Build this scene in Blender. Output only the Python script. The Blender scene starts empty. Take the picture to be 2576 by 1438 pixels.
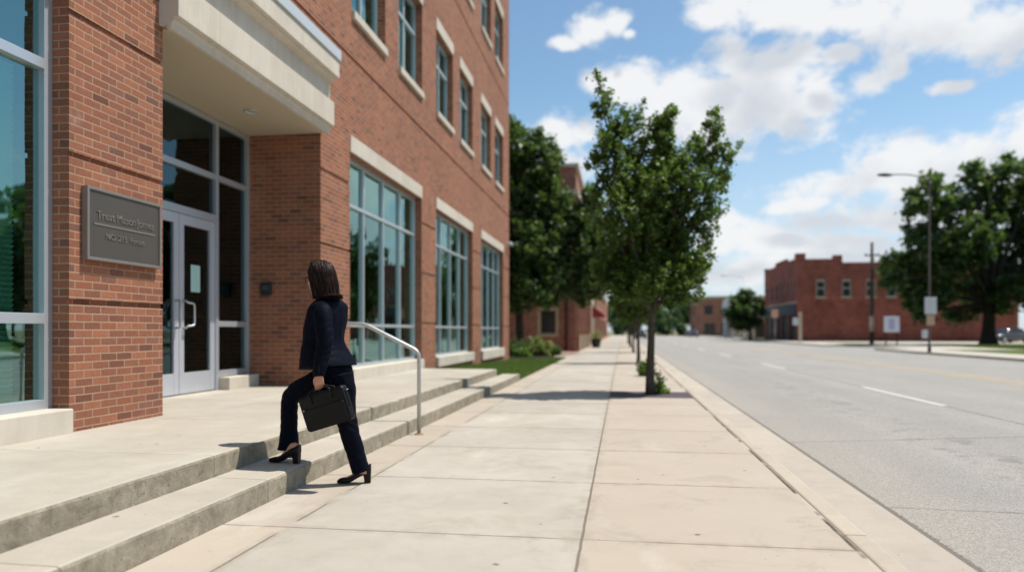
import bpy, bmesh, math, random
import numpy as np
from mathutils import Vector, Matrix, noise as mnoise
R = math.radians
sc = bpy.context.scene
COL = sc.collection
# ------------------------------------------------------------------ site survey
CAM_H = 1.14; FPX = 1850.0; YAW = math.atan(277/1850.0)
SA, CA = math.sin(YAW), math.cos(YAW)
def sp(x, y, d):
    """survey point: a sight line of the photograph (2576 wide) measured out to distance d -> world metres"""
    lat = (x-1288)/FPX*d
    return Vector((-SA*d+CA*lat, CA*d+SA*lat, CAM_H-(y-832)/FPX*d))

# ------------------------------------------------------------------ object helpers
def tag(o, label=None, cat=None, group=None, kind=None):
    if label: o['label'] = label
    if cat: o['category'] = cat
    if group: o['group'] = group
    if kind: o['kind'] = kind
    return o
def empty(name, loc, label, cat, group=None):
    o = bpy.data.objects.new(name, None); COL.objects.link(o)
    o.location = loc; o.empty_display_size = .2
    return tag(o, label, cat, group)
def wloc(o):
    v = Vector(o.location)
    while o.parent: o = o.parent; v = v+Vector(o.location)
    return v
class MB:
    def __init__(s): s.v=[]; s.f=[]; s.sm=[]
    def add(s, vs, fs, smooth=False):
        b=len(s.v); s.v += [tuple(v) for v in vs]
        for f in fs: s.f.append(tuple(i+b for i in f)); s.sm.append(smooth)
        return s
    def box(s, x0,x1,y0,y1,z0,z1):
        v=[(x0,y0,z0),(x1,y0,z0),(x1,y1,z0),(x0,y1,z0),(x0,y0,z1),(x1,y0,z1),(x1,y1,z1),(x0,y1,z1)]
        return s.add(v,[(3,2,1,0),(4,5,6,7),(0,1,5,4),(1,2,6,5),(2,3,7,6),(3,0,4,7)])
    def obox(s, c, ax, ay, az, hx, hy, hz):
        v=[c+ax*(hx*i)+ay*(hy*j)+az*(hz*k) for k in(-1,1) for j in(-1,1) for i in(-1,1)]
        return s.add(v,[(0,2,3,1),(4,5,7,6),(0,1,5,4),(1,3,7,5),(3,2,6,7),(2,0,4,6)])
    def quad(s,a,b,c,d): return s.add([a,b,c,d],[(0,1,2,3)])
    def tube(s, pts, rad, n=10, caps=True):
        pts=[Vector(p) for p in pts]
        if not isinstance(rad,(list,tuple)): rad=[rad]*len(pts)
        rings=[]; ref=None
        for i,p in enumerate(pts):
            t=(pts[min(i+1,len(pts)-1)]-pts[max(i-1,0)]).normalized()
            if ref is None:
                ref=Vector((0,0,1)) if abs(t.z)<.9 else Vector((1,0,0))
            u=t.cross(ref).normalized(); w=u.cross(t).normalized(); ref=w
            rings.append([p+u*(rad[i]*math.cos(2*math.pi*k/n))+w*(rad[i]*math.sin(2*math.pi*k/n)) for k in range(n)])
        return s.loft(rings,caps)
    def loft(s, rings, caps=True, smooth=True):
        n=len(rings[0]); vs=[v for r in rings for v in r]; fs=[]
        for i in range(len(rings)-1):
            for k in range(n):
                a=i*n+k; b=i*n+(k+1)%n; fs.append((a,b,b+n,a+n))
        if caps: fs.append(tuple(range(n-1,-1,-1))); fs.append(tuple((len(rings)-1)*n+k for k in range(n)))
        return s.add(vs,fs,smooth)
    def ell(s, c, ax, ay, az, n=16, m=10):
        """ellipsoid, ax ay az are half axis vectors"""
        c=Vector(c); vs=[]; fs=[]
        for i in range(1,m):
            th=math.pi*i/m
            for k in range(n):
                ph=2*math.pi*k/n
                vs.append(c+ax*(math.sin(th)*math.cos(ph))+ay*(math.sin(th)*math.sin(ph))+az*math.cos(th))
        for i in range(m-2):
            for k in range(n):
                a=i*n+k; b=i*n+(k+1)%n; fs.append((a,a+n,b+n,b))
        t=len(vs); vs.append(c+az); vs.append(c-az)
        for k in range(n):
            fs.append((t,k,(k+1)%n)); fs.append((t+1,(m-2)*n+(k+1)%n,(m-2)*n+k))
        return s.add(vs,fs,True)
    def build(s, name, mat, parent=None, origin=None, bevel=0, seg=2, uv=True):
        off = wloc(parent) if parent else (Vector(origin) if origin is not None else Vector((0,0,0)))
        me=bpy.data.meshes.new(name)
        me.from_pydata([(a[0]-off.x,a[1]-off.y,a[2]-off.z) for a in s.v],[],s.f)
        me.polygons.foreach_set('use_smooth',s.sm)
        if uv:
            ul=me.uv_layers.new(name='UVMap'); uvs=[0.0]*(2*len(me.loops))
            for p in me.polygons:
                n=p.normal; a=abs(n.x); b=abs(n.y); c=abs(n.z)
                for li in p.loop_indices:
                    q=s.v[me.loops[li].vertex_index]
                    if a>=b and a>=c: u,w=q[1],q[2]
                    elif b>=c: u,w=q[0],q[2]
                    else: u,w=q[0],q[1]
                    uvs[2*li]=u; uvs[2*li+1]=w
            ul.data.foreach_set('uv',uvs)
        o=bpy.data.objects.new(name,me); COL.objects.link(o)
        if parent: o.parent=parent
        else: o.location=off
        if mat: me.materials.append(mat)
        if bevel:
            m=o.modifiers.new('bevel','BEVEL'); m.width=bevel; m.segments=seg; m.limit_method='ANGLE'; m.angle_limit=R(40)
        return o
def fuse(mb, name, mat, parent=None, origin=None, voxel=.008, smooth=4, disp=None):
    """weld overlapping volumes of one garment/body into a single continuous skin"""
    o=mb.build(name,mat,parent,origin,uv=False)
    r=o.modifiers.new('r','REMESH'); r.mode='VOXEL'; r.voxel_size=voxel; r.use_smooth_shade=True
    if smooth:
        q=o.modifiers.new('s','SMOOTH'); q.iterations=smooth; q.factor=.5
    dg=bpy.context.evaluated_depsgraph_get()
    me=bpy.data.meshes.new_from_object(o.evaluated_get(dg))
    o.modifiers.clear(); old=o.data; o.data=me; bpy.data.meshes.remove(old)
    if not me.materials: me.materials.append(mat)
    off=wloc(o)
    if disp:
        nv=len(me.vertices); co=np.empty(nv*3,np.float32); me.vertices.foreach_get('co',co); co=co.reshape(-1,3)
        no=np.empty(nv*3,np.float32); me.vertices.foreach_get('normal',no); no=no.reshape(-1,3)
        dd=np.array([disp(Vector(c)+off) for c in co],np.float32); co=co+no*dd[:,None]
        me.vertices.foreach_set('co',co.ravel()); me.update()
    for p in me.polygons: p.use_smooth=True
    return o
def wall(mb, O, U, Nn, L, z0, z1, depth, openings, grooves=(), gd=.025, back=True):
    """wall panel: O corner, U along, Nn outward; openings (u0,u1,z0,z1); grooves (u0,u1,z0,z1)"""
    us=sorted({0,L}|{u for o in openings for u in o[:2] if 0<u<L}|{u for o in grooves for u in o[:2] if 0<u<L})
    zs=sorted({z0,z1}|{z for o in openings for z in o[2:4] if z0<z<z1}|{z for o in grooves for z in o[2:4] if z0<z<z1})
    O=Vector(O); U=Vector(U); Nn=Vector(Nn); Z=Vector((0,0,1))
    def P(u,z,f): return Vector((O.x,O.y,0))+U*u+Z*z+Nn*f
    def cell(i,j):
        if i<0 or j<0 or i>=len(us)-1 or j>=len(zs)-1: return -depth
        uc=(us[i]+us[i+1])/2; zc=(zs[j]+zs[j+1])/2
        for o in openings:
            if o[0]<uc<o[1] and o[2]<zc<o[3]: return None
        for o in grooves:
            if o[0]<uc<o[1] and o[2]<zc<o[3]: return -gd
        return 0.0
    for i in range(len(us)-1):
        for j in range(len(zs)-1):
            c=cell(i,j); a,b=us[i],us[i+1]; e,f=zs[j],zs[j+1]
            if c is None: continue
            mb.quad(P(a,e,c),P(b,e,c),P(b,f,c),P(a,f,c))
            if back: mb.quad(P(b,e,-depth),P(a,e,-depth),P(a,f,-depth),P(b,f,-depth))
            for (ni,nj,p,q) in ((i-1,j,(a,f),(a,e)),(i+1,j,(b,e),(b,f)),(i,j-1,(a,e),(b,e)),(i,j+1,(b,f),(a,f))):
                k=cell(ni,nj)
                if k is None: k=-depth
                if k<c: mb.quad(P(*p,c),P(*p,k),P(*q,k),P(*q,c))
    return mb

# ------------------------------------------------------------------ node helpers
class G:
    def __init__(s, nt): s.nt=nt
    def n(s,t,**k):
        a=s.nt.nodes.new(t)
        for q,v in k.items(): setattr(a,q,v)
        return a
    def put(s,sock,v):
        if hasattr(v,'is_output'): s.nt.links.new(v,sock)
        elif isinstance(v,(tuple,list)):
            if len(sock.default_value)==4 and len(v)==3: v=(*v,1)
            sock.default_value=v
        else:
            try: sock.default_value=v
            except Exception: sock.default_value=(v,)*len(sock.default_value)
    def m(s,op,a,b=None,c=None,clamp=False):
        x=s.n('ShaderNodeMath',operation=op,use_clamp=clamp); s.put(x.inputs[0],a)
        if b is not None: s.put(x.inputs[1],b)
        if c is not None: s.put(x.inputs[2],c)
        return x.outputs[0]
    def vm(s,op,a,b=None,out=0):
        x=s.n('ShaderNodeVectorMath',operation=op); s.put(x.inputs[0],a)
        if b is not None: s.put(x.inputs[3 if op=='SCALE' else 1],b)
        return x.outputs[out]
    def pos(s): return s.n('ShaderNodeNewGeometry').outputs['Position']
    def uv(s): return s.n('ShaderNodeTexCoord').outputs['UV']
    def sep(s,v):
        x=s.n('ShaderNodeSeparateXYZ'); s.put(x.inputs[0],v); return x.outputs[0],x.outputs[1],x.outputs[2]
    def comb(s,a,b,c=0.0):
        x=s.n('ShaderNodeCombineXYZ')
        for i,v in enumerate((a,b,c)): s.put(x.inputs[i],v)
        return x.outputs[0]
    def noise(s,vec,scale,detail=4,rough=.55,dist=0.0,out=0):
        x=s.n('ShaderNodeTexNoise'); s.put(x.inputs['Vector'],vec); s.put(x.inputs['Scale'],scale)
        s.put(x.inputs['Detail'],detail); s.put(x.inputs['Roughness'],rough); s.put(x.inputs['Distortion'],dist)
        return x.outputs[out]
    def vor(s,vec,scale,feat='F1'):
        x=s.n('ShaderNodeTexVoronoi',feature=feat); s.put(x.inputs['Vector'],vec); s.put(x.inputs['Scale'],scale); return x.outputs[0]
    def white(s,vec):
        x=s.n('ShaderNodeTexWhiteNoise',noise_dimensions='3D'); s.put(x.inputs['Vector'],vec); return x.outputs[0]
    def mix(s,f,a,b,blend='MIX'):
        x=s.n('ShaderNodeMix',data_type='RGBA',blend_type=blend); s.put(x.inputs[0],f); s.put(x.inputs[6],a); s.put(x.inputs[7],b); return x.outputs[2]
    def ramp(s,f,stops,interp='LINEAR'):
        x=s.n('ShaderNodeValToRGB'); s.put(x.inputs[0],f); e=x.color_ramp; e.interpolation=interp
        while len(e.elements)<len(stops): e.elements.new(.5)
        for i,(p,c) in enumerate(stops):
            e.elements[i].position=p; e.elements[i].color=(c,c,c,1) if not isinstance(c,(tuple,list)) else (*c,1)
        return x.outputs[0]
    def step(s,x,a,b):
        q=s.n('ShaderNodeMapRange',interpolation_type='SMOOTHSTEP'); s.put(q.inputs[0],x); q.inputs[1].default_value=a; q.inputs[2].default_value=b
        return q.outputs[0]
    def bump(s,h,strength=.5,dist=.01):
        x=s.n('ShaderNodeBump'); s.put(x.inputs['Height'],h); x.inputs['Strength'].default_value=strength; x.inputs['Distance'].default_value=dist
        return x.outputs[0]
def mat(name, color=None, rough=.6, spec=.4, metal=0.0, bump=None, sheen=None):
    m=bpy.data.materials.new(name); m.use_nodes=True
    g=G(m.node_tree); p=m.node_tree.nodes['Principled BSDF']
    if color is not None: g.put(p.inputs['Base Color'],color)
    g.put(p.inputs['Roughness'],rough); g.put(p.inputs['Specular IOR Level'],spec); g.put(p.inputs['Metallic'],metal)
    return m,g,p
def simple(name,c,rough=.6,spec=.4,metal=0.0,var=.12,scale=6.0,bs=.1,bscale=60.0,bd=.002):
    """plain painted / metal / cloth material with slight procedural mottling and bump"""
    m,g,p=mat(name,None,rough,spec,metal); P=g.pos()
    f=g.noise(P,scale,5,.6)
    c2=tuple(min(1,q*(1+var)) for q in c); c1=tuple(q*(1-var) for q in c)
    g.put(p.inputs['Base Color'],g.mix(f,c1,c2))
    g.put(p.inputs['Normal'],g.bump(g.noise(P,bscale,3),bs,bd))
    return m
# ------------------------------------------------------------------ materials
def brick_mat(name, cols, mortar, dirt=.25, bw=.2032, rh=.0677, bd=.006):
    m,g,p=mat(name,None,.88,.25)
    u,v,_=g.sep(g.uv())
    P=g.pos()
    wob=g.m('MULTIPLY',g.m('SUBTRACT',g.noise(P,14,3),.5),.006)
    u=g.m('ADD',u,wob); v=g.m('ADD',v,g.m('MULTIPLY',g.m('SUBTRACT',g.noise(P,9,2),.5),.005))
    vr=g.m('DIVIDE',v,rh); row=g.m('FLOOR',vr)
    ur=g.m('ADD',g.m('DIVIDE',u,bw),g.m('MULTIPLY',g.m('MODULO',g.m('ABSOLUTE',row),2.0),.5))
    col=g.m('FLOOR',ur)
    fu=g.m('SUBTRACT',ur,col); fv=g.m('SUBTRACT',vr,row)
    du=g.m('MULTIPLY',g.m('MINIMUM',fu,g.m('SUBTRACT',1.0,fu)),bw)
    dv=g.m('MULTIPLY',g.m('MINIMUM',fv,g.m('SUBTRACT',1.0,fv)),rh)
    dm=g.m('ADD',g.m('MINIMUM',du,dv),g.m('MULTIPLY',g.m('SUBTRACT',g.noise(P,120,2),.5),.004))
    br=g.step(dm,.0038,.0066)
    w=g.white(g.comb(col,row,3.0))
    bc=g.ramp(w,cols)
    bc=g.mix(.45,bc,g.ramp(g.noise(P,38,5,.7),[(.3,.55),(.7,1.25)]),'MULTIPLY')
    c=g.mix(br,mortar,bc)
    big=g.noise(P,.55,5,.65)
    c=g.mix(dirt,c,g.ramp(big,[(.32,(.55,.5,.5)),(.52,(1,1,1)),(.7,(1.25,1.2,1.15))]),'MULTIPLY')
    # rain staining running down from each floor line
    sv=g.noise(g.comb(g.m('MULTIPLY',g.m('ADD',g.sep(P)[0],g.sep(P)[1]),3.2),0.0,g.m('MULTIPLY',g.sep(P)[2],.22)),1,5,.7)
    c=g.mix(g.m('MULTIPLY',g.step(sv,.52,.72),.22),c,(.13,.065,.045))
    # faint pale bloom of lime in patches
    c=g.mix(g.m('MULTIPLY',g.step(g.noise(P,1.7,6,.7),.58,.75),.16),c,(.55,.45,.4))
    g.put(p.inputs['Base Color'],c)
    h=g.m('ADD',br,g.m('MULTIPLY',g.noise(P,90,4,.7),.45))
    g.put(p.inputs['Normal'],g.bump(h,.7,bd))
    return m
def joints(g, coord, size, off, half, wobn):
    """mask 1 on joint lines every `size` metres along coord"""
    t=g.m('DIVIDE',g.m('SUBTRACT',g.m('ADD',coord,wobn),off),size)
    f=g.m('SUBTRACT',t,g.m('FLOOR',t)); d=g.m('MULTIPLY',g.m('MINIMUM',f,g.m('SUBTRACT',1.0,f)),size)
    q=g.n('ShaderNodeMapRange',interpolation_type='SMOOTHSTEP'); g.put(q.inputs[0],d)
    q.inputs[1].default_value=half*.5; q.inputs[2].default_value=half*1.6; q.inputs[3].default_value=1; q.inputs[4].default_value=0
    return q.outputs[0], g.m('FLOOR',t)
def line(g, dist, half):
    q=g.n('ShaderNodeMapRange',interpolation_type='SMOOTHSTEP'); g.put(q.inputs[0],g.m('ABSOLUTE',dist))
    q.inputs[1].default_value=half*.5; q.inputs[2].default_value=half*1.6; q.inputs[3].default_value=1; q.inputs[4].default_value=0
    return q.outputs[0]
def conc_mat(name, ca, cb, kind='walk', rough=.85):
    """worn broom-finished concrete; joint layouts per kind"""
    m,g,p=mat(name,None,rough,.25); P=g.pos(); x,y,z=g.sep(P)
    n1=g.noise(P,.8,6,.62); n2=g.noise(P,5,6,.7); n3=g.noise(P,160,3,.6)
    c=g.mix(g.step(n1,.3,.7),ca,cb)
    c=g.mix(.5,c,g.ramp(n2,[(.25,.84),(.5,1.0),(.75,1.1)]),'MULTIPLY')
    wob=g.m('MULTIPLY',g.m('SUBTRACT',g.noise(P,6,5,.7),.5),.014)
    J=None; idc=None
    if kind=='walk':
        side=g.m('GREATER_THAN',x,-.22)
        tan=g.m('MAXIMUM',side,g.m('LESS_THAN',x,-1.93))
        c=g.mix(g.m('MULTIPLY',tan,.62),c,(.425,.352,.275))
        j1,i1=joints(g,y,1.52,4.04,.0065,wob)
        j1=g.m('MULTIPLY',j1,g.step(g.noise(P,1.4,2),.30,.42))
        j2=line(g,g.m('ADD',g.m('ADD',x,.22),wob),.0075)
        j3=g.m('MULTIPLY',line(g,g.m('ADD',g.m('ADD',x,1.93),wob),.007),g.step(g.noise(P,1.9,2),.38,.5))
        J=g.m('MAXIMUM',j1,g.m('MAXIMUM',j2,j3)); idc=g.comb(i1,g.m('ADD',side,tan),1.0)
        ks=g.noise(g.comb(0.0,y,0.0),1.1,4,.6)
        kl=line(g,g.m('ADD',g.m('SUBTRACT',x,1.208),g.m('MULTIPLY',wob,.8)),.011)
        c=g.mix(g.m('MULTIPLY',kl,g.step(ks,.42,.50)),c,(.07,.055,.04))
        c=g.mix(g.m('MULTIPLY',g.m('MULTIPLY',kl,.35),g.m('SUBTRACT',1.0,g.step(ks,.36,.44))),c,(.5,.47,.42))
        # cracked, stained and patched wear
        st=g.noise(g.comb(x,y,9.0),2.3,7,.72,.8)
        c=g.mix(g.m('MULTIPLY',g.step(st,.52,.70),.40),c,(.29,.255,.205))
        c=g.mix(g.m('MULTIPLY',g.step(g.noise(P,.45,5,.6,.4),.50,.68),.35),c,(.36,.32,.26))
        jd=g.m('MAXIMUM',joints(g,y,1.52,4.04,.05,wob)[0],g.m('MAXIMUM',line(g,g.m('ADD',x,.22),.05),line(g,g.m('ADD',x,1.93),.04)))
        c=g.mix(g.m('MULTIPLY',g.m('MULTIPLY',jd,g.step(g.noise(P,4.5,5,.7),.42,.62)),.38),c,(.26,.22,.17))
        # pale scuffs
        v=g.comb(g.m('MULTIPLY',x,.9),g.m('MULTIPLY',y,.35),0.0)
        c=g.mix(g.m('MULTIPLY',g.step(g.noise(v,1.1,6,.65),.55,.72),.42),c,(.60,.57,.50))
        c=g.mix(g.m('MULTIPLY',g.step(g.noise(g.comb(x,y,5.0),1.3,5,.7),.6,.8),.35),c,(.46,.31,.2))
    elif kind=='landing':
        j1,i1=joints(g,y,1.83,4.6,.004,wob)
        j1=g.m('MULTIPLY',j1,g.step(g.noise(P,1.2,2),.4,.5)); J=j1; idc=g.comb(i1,0.0,2.0)
        v=g.comb(g.m('MULTIPLY',x,1.5),g.m('MULTIPLY',y,.5),0.0)
        c=g.mix(g.m('MULTIPLY',g.step(g.noise(v,1.0,5,.6),.5,.7),.4),c,(.52,.49,.42)); c=g.mix(g.m('MULTIPLY',g.step(g.noise(P,.9,7,.7,.6),.52,.72),.35),c,(.27,.235,.18))
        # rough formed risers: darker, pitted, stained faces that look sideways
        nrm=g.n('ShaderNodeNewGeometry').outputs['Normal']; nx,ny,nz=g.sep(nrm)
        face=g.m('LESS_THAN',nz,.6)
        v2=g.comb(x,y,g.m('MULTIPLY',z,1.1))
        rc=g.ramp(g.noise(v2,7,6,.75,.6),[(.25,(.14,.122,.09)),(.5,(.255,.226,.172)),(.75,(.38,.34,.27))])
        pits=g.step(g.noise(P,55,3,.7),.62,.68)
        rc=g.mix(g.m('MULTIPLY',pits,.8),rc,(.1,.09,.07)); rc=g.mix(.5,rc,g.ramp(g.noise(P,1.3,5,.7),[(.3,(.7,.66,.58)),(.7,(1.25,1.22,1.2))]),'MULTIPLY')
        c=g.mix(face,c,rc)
    elif kind=='kerb':
        j1,i1=joints(g,y,3.04,1.3,.006,wob); J=j1; idc=g.comb(i1,0.0,4.0)
        c=g.mix(g.m('MULTIPLY',g.step(g.noise(P,3,6,.75),.55,.75),.4),c,(.42,.34,.25))
    elif kind=='gutter':
        j1,i1=joints(g,y,1.52,.9,.005,wob); J=g.m('MULTIPLY',j1,g.step(g.noise(P,.9,2),.42,.52)); idc=g.comb(i1,0.0,5.0)
    if idc is not None:
        c=g.mix(.7,c,g.ramp(g.white(idc),[(0,.9),(1,1.06)]),'MULTIPLY')
    # specks: tiny stones, gum and grit
    sp1=g.m('MAXIMUM',g.m('LESS_THAN',g.vor(g.vm('ADD',P,g.vm('SCALE',g.noise(P,30,2,out=1),.02)),2.6),.046),g.m('LESS_THAN',g.vor(P,7.0),.035))
    c=g.mix(g.m('MULTIPLY',sp1,.75),c,(.1,.085,.07))
    c=g.mix(.5,c,g.ramp(n3,[(.3,.82),(.5,1.0),(.7,1.12)]),'MULTIPLY')
    h=g.m('MULTIPLY',n3,.35); h=g.m('ADD',h,g.m('MULTIPLY',n2,.3))
    if J is not None:
        c=g.mix(g.m('MULTIPLY',J,.8),c,(.13,.105,.08)); h=g.m('SUBTRACT',h,J)
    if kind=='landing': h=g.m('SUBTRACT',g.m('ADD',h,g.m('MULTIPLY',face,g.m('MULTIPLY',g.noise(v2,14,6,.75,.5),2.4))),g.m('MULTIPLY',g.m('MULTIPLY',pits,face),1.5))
    g.put(p.inputs['Base Color'],c); g.put(p.inputs['Normal'],g.bump(h,.5,.006))
    return m
def asphalt_mat():
    m,g,p=mat('old grey asphalt',None,.82,.3); P=g.pos(); x,y,z=g.sep(P)
    ag=g.vor(P,85); n=g.noise(P,55,4,.75); big=g.noise(g.comb(x,g.m('MULTIPLY',y,.25),0.0),.7,6,.62)
    c=g.mix(g.step(big,.3,.7),(.29,.272,.245),(.325,.306,.276))
    c=g.mix(.85,c,g.ramp(g.white(g.vm('SNAP',P,(.012,.012,.5))),[(0,.72),(.5,.98),(1,1.28)]),'MULTIPLY')
    c=g.mix(.6,c,g.ramp(n,[(.3,.74),(.5,1.0),(.7,1.25)]),'MULTIPLY')
    wob=g.m('MULTIPLY',g.m('SUBTRACT',g.noise(P,2.2,6,.7),.5),.10)
    fine=g.m('MULTIPLY',g.m('SUBTRACT',g.noise(P,16,5,.75),.5),.05)
    w2=g.m('ADD',g.m('MULTIPLY',wob,.4),fine)
    s1=line(g,g.m('ADD',g.m('SUBTRACT',x,1.856),g.m('MULTIPLY',fine,1.6)),.022)
    s2=line(g,g.m('ADD',g.m('SUBTRACT',x,5.36),w2),.014)
    # transverse cracks
    yy=g.m('SUBTRACT',y,g.m('MULTIPLY',x,.306))
    s3=g.m('MULTIPLY',line(g,g.m('ADD',g.m('SUBTRACT',yy,8.12),g.m('ADD',wob,fine)),.010),g.step(g.noise(P,1.3,3),.36,.46))
    jj,_=joints(g,g.m('ADD',y,g.m('MULTIPLY',x,.05)),11.3,17.0,.015,g.m('MULTIPLY',w2,2.0))
    J=g.m('MAXIMUM',g.m('MAXIMUM',s1,s2),g.m('MAXIMUM',s3,g.m('MULTIPLY',jj,.5)))
    c=g.mix(g.m('MULTIPLY',J,.85),c,(.035,.03,.027))
    # sealed patches, oil drip line and tyre tracks down the near lane
    tr=g.m('MAXIMUM',line(g,g.m('ADD',g.m('SUBTRACT',x,2.75),wob),.32),line(g,g.m('ADD',g.m('SUBTRACT',x,4.45),wob),.32))
    c=g.mix(g.m('MULTIPLY',tr,.16),c,(.20,.195,.185))
    oil=g.m('MULTIPLY',line(g,g.m('ADD',g.m('SUBTRACT',x,3.6),g.m('MULTIPLY',wob,2.0)),.35),g.step(g.noise(P,3.0,5,.7),.5,.68))
    c=g.mix(g.m('MULTIPLY',oil,.45),c,(.10,.095,.09))
    # dust by the gutter, tyre polish
    c=g.mix(g.m('MULTIPLY',g.m('SUBTRACT',1.0,g.step(x,1.84,3.1)),.35),c,(.34,.3,.25))
    c=g.mix(g.m('MULTIPLY',g.step(g.noise(P,.5,5,.6),.5,.75),.3),c,(.2,.2,.205))
    sp1=g.m('LESS_THAN',g.vor(P,2.1),.02); c=g.mix(g.m('MULTIPLY',sp1,.6),c,(.12,.08,.05))
    h=g.m('SUBTRACT',g.m('ADD',g.m('MULTIPLY',ag,1.4),g.m('MULTIPLY',n,.8)),g.m('MULTIPLY',J,2.5))
    g.put(p.inputs['Base Color'],c); g.put(p.inputs['Normal'],g.bump(h,.55,.008))
    return m
def leaf_mat(name, cols, trans=.35, rough=.45, tcol=(.25,.42,.05)):
    m=bpy.data.materials.new(name); m.use_nodes=True; nt=m.node_tree; g=G(nt); nt.nodes.clear()
    out=g.n('ShaderNodeOutputMaterial')
    geo=g.n('ShaderNodeNewGeometry'); r=geo.outputs['Random Per Island']
    c=g.ramp(r,cols)
    c=g.mix(.6,c,g.ramp(g.noise(geo.outputs['Position'],1.6,3),[(.3,.6),(.7,1.4)]),'MULTIPLY')
    p=g.n('ShaderNodeBsdfPrincipled'); g.put(p.inputs['Base Color'],c); g.put(p.inputs['Roughness'],rough); g.put(p.inputs['Specular IOR Level'],.35)
    t=g.n('ShaderNodeBsdfTranslucent'); g.put(t.inputs[0],g.mix(.6,c,tcol))
    mx=g.n('ShaderNodeMixShader'); g.put(mx.inputs[0],trans)
    nt.links.new(p.outputs[0],mx.inputs[1]); nt.links.new(t.outputs[0],mx.inputs[2]); nt.links.new(mx.outputs[0],out.inputs[0])
    return m
def glass_mat(name, refl=.3, tint=(.30,.46,.43), gl=(.62,.86,.88), wav=.0025):
    m=bpy.data.materials.new(name); m.use_nodes=True; nt=m.node_tree; g=G(nt); nt.nodes.clear()
    out=g.n('ShaderNodeOutputMaterial'); P=g.pos()
    nb=g.bump(g.noise(P,1.1,2),.35,wav*8)
    a=g.n('ShaderNodeBsdfTransparent'); g.put(a.inputs[0],tint)
    b=g.n('ShaderNodeBsdfGlossy'); g.put(b.inputs[0],gl); b.inputs['Roughness'].default_value=.0; g.put(b.inputs['Normal'],nb)
    fr=g.n('ShaderNodeFresnel'); fr.inputs[0].default_value=1.5
    bk=g.m('SUBTRACT',1.0,g.n('ShaderNodeNewGeometry').outputs['Backfacing']); f=g.m('MULTIPLY',g.m('ADD',refl,g.m('MULTIPLY',fr.outputs[0],.8),clamp=True),bk)
    mx=g.n('ShaderNodeMixShader'); g.put(mx.inputs[0],f)
    nt.links.new(a.outputs[0],mx.inputs[1]); nt.links.new(b.outputs[0],mx.inputs[2]); nt.links.new(mx.outputs[0],out.inputs[0])
    return m
def bark_mat(name,a,b):
    m,g,p=mat(name,None,.9,.2); P=g.pos(); x,y,z=g.sep(P)
    f=g.noise(g.comb(g.m('MULTIPLY',x,30.0),g.m('MULTIPLY',y,30.0),g.m('MULTIPLY',z,5.0)),1,6,.7)
    g.put(p.inputs['Base Color'],g.ramp(f,[(.3,a),(.7,b)])); g.put(p.inputs['Normal'],g.bump(f,.8,.02)); return m
def grass_ground(name,a,b,c3):
    m,g,p=mat(name,None,.95,.1); P=g.pos()
    f=g.noise(P,.6,6,.7); q=g.noise(P,30,5,.8)
    c=g.ramp(f,[(.3,a),(.5,b),(.72,c3)]); c=g.mix(.7,c,g.ramp(q,[(.3,.5),(.7,1.5)]),'MULTIPLY')
    g.put(p.inputs['Base Color'],c); g.put(p.inputs['Normal'],g.bump(q,.8,.03)); return m
MAT={}
MAT['brick']=brick_mat('warm red brick',[(0,(.15,.062,.042)),(.08,(.225,.088,.054)),(.35,(.275,.106,.060)),(.6,(.33,.130,.072)),(.8,(.27,.098,.055)),(.93,(.235,.10,.068)),(1,(.17,.078,.056))],(.375,.255,.165))
MAT['brick2']=brick_mat('dark old red brick',[(0,(.16,.05,.035)),(.5,(.26,.075,.05)),(1,(.33,.10,.065))],(.30,.14,.10),dirt=.7)
MAT['brick3']=brick_mat('brown red brick',[(0,(.2,.075,.05)),(.5,(.30,.12,.08)),(1,(.36,.15,.1))],(.4,.27,.2),dirt=.4)
MAT['walk']=conc_mat('pavement concrete',(.43,.39,.335),(.365,.33,.278),'walk')
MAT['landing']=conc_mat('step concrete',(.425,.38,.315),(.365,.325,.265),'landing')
MAT['kerb']=conc_mat('kerb concrete',(.45,.39,.315),(.39,.34,.27),'kerb')
MAT['gutter']=conc_mat('gutter concrete',(.44,.385,.32),(.39,.345,.29),'gutter')
MAT['lot']=conc_mat('lot concrete',(.50,.45,.38),(.40,.37,.32),'plain')
MAT['asphalt']=asphalt_mat()
def stone():
    m,g,p=mat('pale cast stone',None,.8,.25); P=g.pos(); x,y,z=g.sep(P)
    c=g.mix(g.step(g.noise(P,1.5,6,.65),.3,.7),(.58,.52,.435),(.50,.445,.365))
    v=g.comb(g.m('MULTIPLY',x,8.0),g.m('MULTIPLY',y,8.0),g.m('MULTIPLY',z,.7))
    c=g.mix(.35,c,g.ramp(g.noise(v,1,5,.7),[(.3,.75),(.7,1.1)]),'MULTIPLY')
    c=g.mix(.3,c,g.ramp(g.noise(P,220,2),[(.3,.75),(.7,1.15)]),'MULTIPLY')
    j,_=joints(g,y,1.9,7.35,.004,0.0); c=g.mix(g.m('MULTIPLY',j,.5),c,(.25,.22,.17))
    g.put(p.inputs['Base Color'],c); g.put(p.inputs['Normal'],g.bump(g.noise(P,140,4),.25,.003)); return m
MAT['stone']=stone()
MAT['soffit']=simple('painted soffit plaster',(.44,.375,.27),.85,.2,var=.05,scale=1.5)
MAT['alu']=simple('satin aluminium frame',(.50,.53,.56),.38,.5,.55,var=.05,bs=.03)
MAT['alud']=simple('grey blue frame paint',(.36,.42,.44),.45,.4,.2,var=.06)
MAT['door']=simple('anodised door aluminium',(.56,.58,.63),.36,.5,.45,var=.05,bs=.03)
MAT['steel']=simple('galvanised pipe',(.46,.47,.47),.42,.5,.7,var=.12,scale=20)
MAT['cap']=simple('coping metal',(.50,.53,.54),.5,.5,.25,var=.05)
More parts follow.
